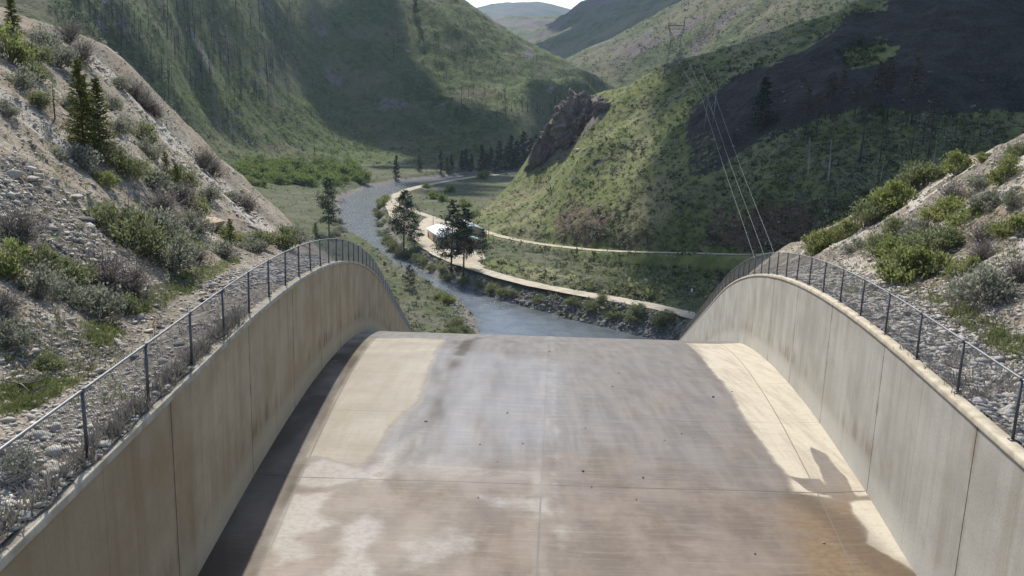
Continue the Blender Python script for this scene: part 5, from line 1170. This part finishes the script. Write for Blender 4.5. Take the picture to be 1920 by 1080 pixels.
def strut(mb, a, b, r=.12): mb.tube([a, b], r, 4, False)
TB = hit(BR, 1262, 146)
def tower():
    o = empty("transmission_tower", TB-np.array([0, 0, 1.0])); k = depth(TB)/FPX; Hh = 108*k; wb, ww = 17*k, 8.5*k; zw = Hh*.66
    legs = [(sx, sy) for sx in (-1, 1) for sy in (-1, 1)]
    for sx, sy in legs:
        m = MB(); strut(m, (sx*wb, sy*wb*.8, 0), (sx*ww, sy*ww*.6, zw), .12); m.build("leg", MAT['tower'], o)
    m = MB(); lv = np.linspace(0, 1, 7)
    at = lambda sx, sy, t: (sx*(wb+(ww-wb)*t), sy*(wb*.8+(ww*.6-wb*.8)*t), zw*t)
    for i in range(6):
        for s in (-1, 1):
            strut(m, at(s, -1, lv[i]), at(s, 1, lv[i+1]), .05); strut(m, at(s, 1, lv[i]), at(s, -1, lv[i+1]), .05)
            strut(m, at(-1, s, lv[i]), at(1, s, lv[i+1]), .05); strut(m, at(1, s, lv[i]), at(-1, s, lv[i+1]), .05)
            strut(m, at(-1, s, lv[i+1]), at(1, s, lv[i+1]), .05)
    m.build("lattice", MAT['tower'], o)
    for s in (-1, 1):                                                       # the two peaks above the waist
        m = MB()
        for y in (-1, 1):
            strut(m, (s*ww, y*ww*.5, zw), (s*14*k, y*.8, Hh*.86), .09); strut(m, (s*ww*.2, y*ww*.5, zw), (s*14*k, 0, Hh*.86), .1); strut(m, (s*14*k, y*.8, Hh*.86), (s*14.5*k, 0, Hh), .14)
            for q in np.linspace(.15, .85, 4): strut(m, (s*(ww+(14*k-ww)*q), y*(ww*.5+(.8-ww*.5)*q), zw+(Hh*.86-zw)*q), (s*(ww*.2+(14*k-ww*.2)*q), 0, zw+(Hh*.86-zw)*q), .08)
        m.build("peak", MAT['tower'], o)
    m = MB()
    for y in (-.8, .8): strut(m, (-19*k, y*.2, Hh*.84), (19*k, y*.2, Hh*.84), .09); strut(m, (-14*k, y, Hh*.9), (14*k, y, Hh*.9), .14)
    for q in np.linspace(-13, 13, 12): strut(m, (q*k, -.8, Hh*.84), ((q+1.2)*k, .8, Hh*.9), .08)
    m.build("cross_arm", MAT['tower'], o)
    for q in (-18, 0, 18): m = MB(); m.tube([(q*k, 0, Hh*.84), (q*k, 0, Hh*.84-2.2)], .14, 6); m.build("insulator", MAT['ceramic'], o)
    tag(o, "tall steel lattice transmission tower on the saddle of the right hill", "pylon")
tower()
HB0, HB1 = hit(BR, 1321, 241), hit(BR, 1336, 239)
def hframe():
    o = empty("pole_structure", HB0); d = (HB1-HB0); k = depth(HB0)/FPX; h = 66*k
    for b in (np.zeros(3), d):
        m = MB(); m.tube([b-[0, 0, .6], b+[.6, 0, h]], [.26, .2], 7); m.build("pole", MAT['greysnag'], o)
    m = MB(); e = d/np.linalg.norm(d); c = d/2+[.6, 0, h*.93]; m.tube([c-e*9*k-[0, 0, 0], c+e*14*k], .2, 6); m.build("cross_arm", MAT['pole'], o)
    m = MB(); m.tube([[.2, 0, h*.3], d+[.5, 0, h*.75]], .1, 5); m.tube([d+[.2, 0, h*.3], [.5, 0, h*.75]], .1, 5); m.build("brace", MAT['greysnag'], o)
    tag(o, "two legged pole structure carrying the wires on the shaded right hill", "pole structure")
hframe()
yt = TB[1]; yh = HB0[1]
for a, b, c, d, lab in [((1268, 106), (1317, 188), (1352, 298), (1407, 460), "leftmost cable of the power line crossing the right hill"), ((1290, 114), (1328, 186), (1366, 298), (1426, 460), "middle cable of the power line crossing the right hill"), ((1309, 110), (1340, 178), (1383, 298), (1446, 460), "rightmost cable of the power line crossing the right hill")]:
    ms = []
    for f in (.3, .55, .8):
        q = (a[0]+(b[0]-a[0])*f, a[1]+(b[1]-a[1])*f+3*math.sin(3.14*f)); hq = hit(BR, *q); ms.append(P(*q, min(yt-(yt-yh)*f, (hq[1] if hq is not None else 1e9)-5)))
    pts = [P(*a, yt-4), *ms, P(*b, yh-1), P(*c, yh*.66+30), P(*d, 165), P(d[0]+(d[0]-c[0])*.24, d[1]+52, 128), P(d[0]+(d[0]-c[0])*.42, d[1]+100, 108)]
    sp_ = spline(pts, 14); m = MB(); m.tube(sp_, np.interp(sp_[:, 1], [110, 200, 480, 620], [.026, .034, .055, .07]), 5); tag(m.build("power_cable", MAT['cable'], None, True), lab, "cable", "cables of the power line")
# ------------------------------------------------------------------ light
EL, AZ = math.radians(50), math.radians(-18.5)
SUN = np.array([math.sin(AZ)*math.cos(EL), math.cos(AZ)*math.cos(EL), math.sin(EL)])
W = bpy.data.worlds.new("World"); SC.world = W; W.use_nodes = True; nt = W.node_tree; nt.nodes.clear()
sk = nt.nodes.new('ShaderNodeTexSky'); sk.sky_type = 'NISHITA'; sk.sun_disc = False; sk.sun_elevation = EL; sk.sun_rotation = AZ
sk.altitude = 1200; sk.air_density = 1.0; sk.dust_density = 2.2; sk.ozone_density = .5
bg = nt.nodes.new('ShaderNodeBackground'); bg.inputs[1].default_value = .14
ou = nt.nodes.new('ShaderNodeOutputWorld'); nt.links.new(sk.outputs[0], bg.inputs[0]); nt.links.new(bg.outputs[0], ou.inputs[0])
sl = bpy.data.lights.new("sun", 'SUN'); sl.energy = 4.2; sl.angle = math.radians(.6); sl.color = (1, .95, .86)
so = bpy.data.objects.new("sun", sl); C.objects.link(so); so.location = (0, 0, 500)
so.rotation_euler = Vector(SUN).to_track_quat('Z', 'Y').to_euler()

# thin air: far slopes pale a little
hz = NT('valley_air'); hz.t.nodes.remove(hz.b); pv = hz.n('ShaderNodeVolumePrincipled'); pv.inputs['Density'].default_value = 3.0e-5; pv.inputs['Color'].default_value = (.62, .78, 1, 1); pv.inputs['Anisotropy'].default_value = .3
hz.l(pv.outputs[0], hz.out.inputs['Volume'])
hb = MB(); hb.box((0, 5800, 692), (14400, 14000, 1396)); tag(hb.build("haze", hz.m), kind="stuff", label="thin pale blue air filling the canyon", cat="haze")

# clouds high above the canyon, out of the picture, whose shadows lie on the slopes
def cloud(name, blobs, alt, seed, label):
    """blobs: (px, py, Y, radius) of the shade they cast"""
    rng = np.random.default_rng(seed); mb = MB()
    V0, F0 = ICO2
    for px, py, Y, r in blobs:
        p = P(px, py, Y); c = p+SUN*((alt-p[2])/SUN[2])
        for k in range(9):
            a = rng.uniform(0, 6.28); q = r*math.sqrt(rng.uniform(0, 1))*.75; rr = r*rng.uniform(.3, .5)
            v = V0*np.array([rr, rr*1.0, rr*.55])*(1+.25*rng.uniform(-1, 1, (len(V0), 1)))
            mb.add(v+c+[q*math.cos(a), q*math.sin(a), rng.uniform(-.1, .35)*r], None, F0)
    o = mb.build(name, MAT['cloud'], None, True); tag(o, kind="structure")
CLOUDS = [
 ([(1700, 60, 440, 75), (1320, 112, 590, 50), (1400, 90, 575, 45), (1850, 60, 430, 80), (1560, 150, 440, 60), (1420, 190, 480, 60), (1700, 200, 395, 60), (1850, 200, 370, 60), (1330, 300, 440, 45), (1450, 330, 375, 45), (1600, 330, 345, 45), (1300, 420, 400, 38), (1420, 440, 350, 36), (1380, 170, 540, 55), (1950, 0, 470, 90), (1540, 60, 560, 60), (1430, 110, 580, 50), (1340, 520, 340, 30), (2000, 250, 350, 70), (1290, 640, 300, 30)], 1550, 1),
 ([(660, 170, 1400, 80), (740, 220, 1370, 90), (820, 265, 1340, 80), (900, 285, 1320, 70), (620, 100, 1480, 55), (720, 110, 1530, 70), (960, 290, 1290, 60), (1080, 190, 1500, 55), (1140, 182, 1550, 45), (580, 170, 1380, 60), (760, 300, 1290, 55), (850, 306, 1280, 55), (690, 285, 1300, 45), (560, 20, 1480, 60), (500, 60, 1380, 40), (360, 60, 1090, 30), (700, 20, 1640, 55), (690, 80, 1580, 60), (660, 110, 1500, 55), (850, 368, 900, 66), (905, 352, 960, 60), (760, 325, 1100, 55), (860, 322, 1130, 60), (950, 318, 1150, 60), (820, 312, 1200, 60), (920, 308, 1220, 60), (1000, 318, 1150, 50), (930, 330, 1100, 60), (845, 388, 800, 34), (880, 385, 770, 30), (900, 372, 830, 36), (1040, 275, 1340, 50)], 1650, 2),
 ([(1100, 40, 3700, 330), (1180, 20, 3500, 330), (1060, 80, 3300, 250), (1150, 80, 3000, 200), (1040, 50, 4100, 170), (1250, 10, 3200, 330)], 1900, 3),
]
for i, (b, alt, sd_) in enumerate(CLOUDS): cloud("cloud", b, alt, sd_, "")

vs = SC.view_settings; vs.view_transform = 'Standard'; vs.look = 'None'; vs.gamma = 1; vs.exposure = 0.78; vs.use_curve_mapping = False
SC.cycles.max_bounces = 6; SC.cycles.transparent_max_bounces = 8
SC.cycles.use_denoising = True
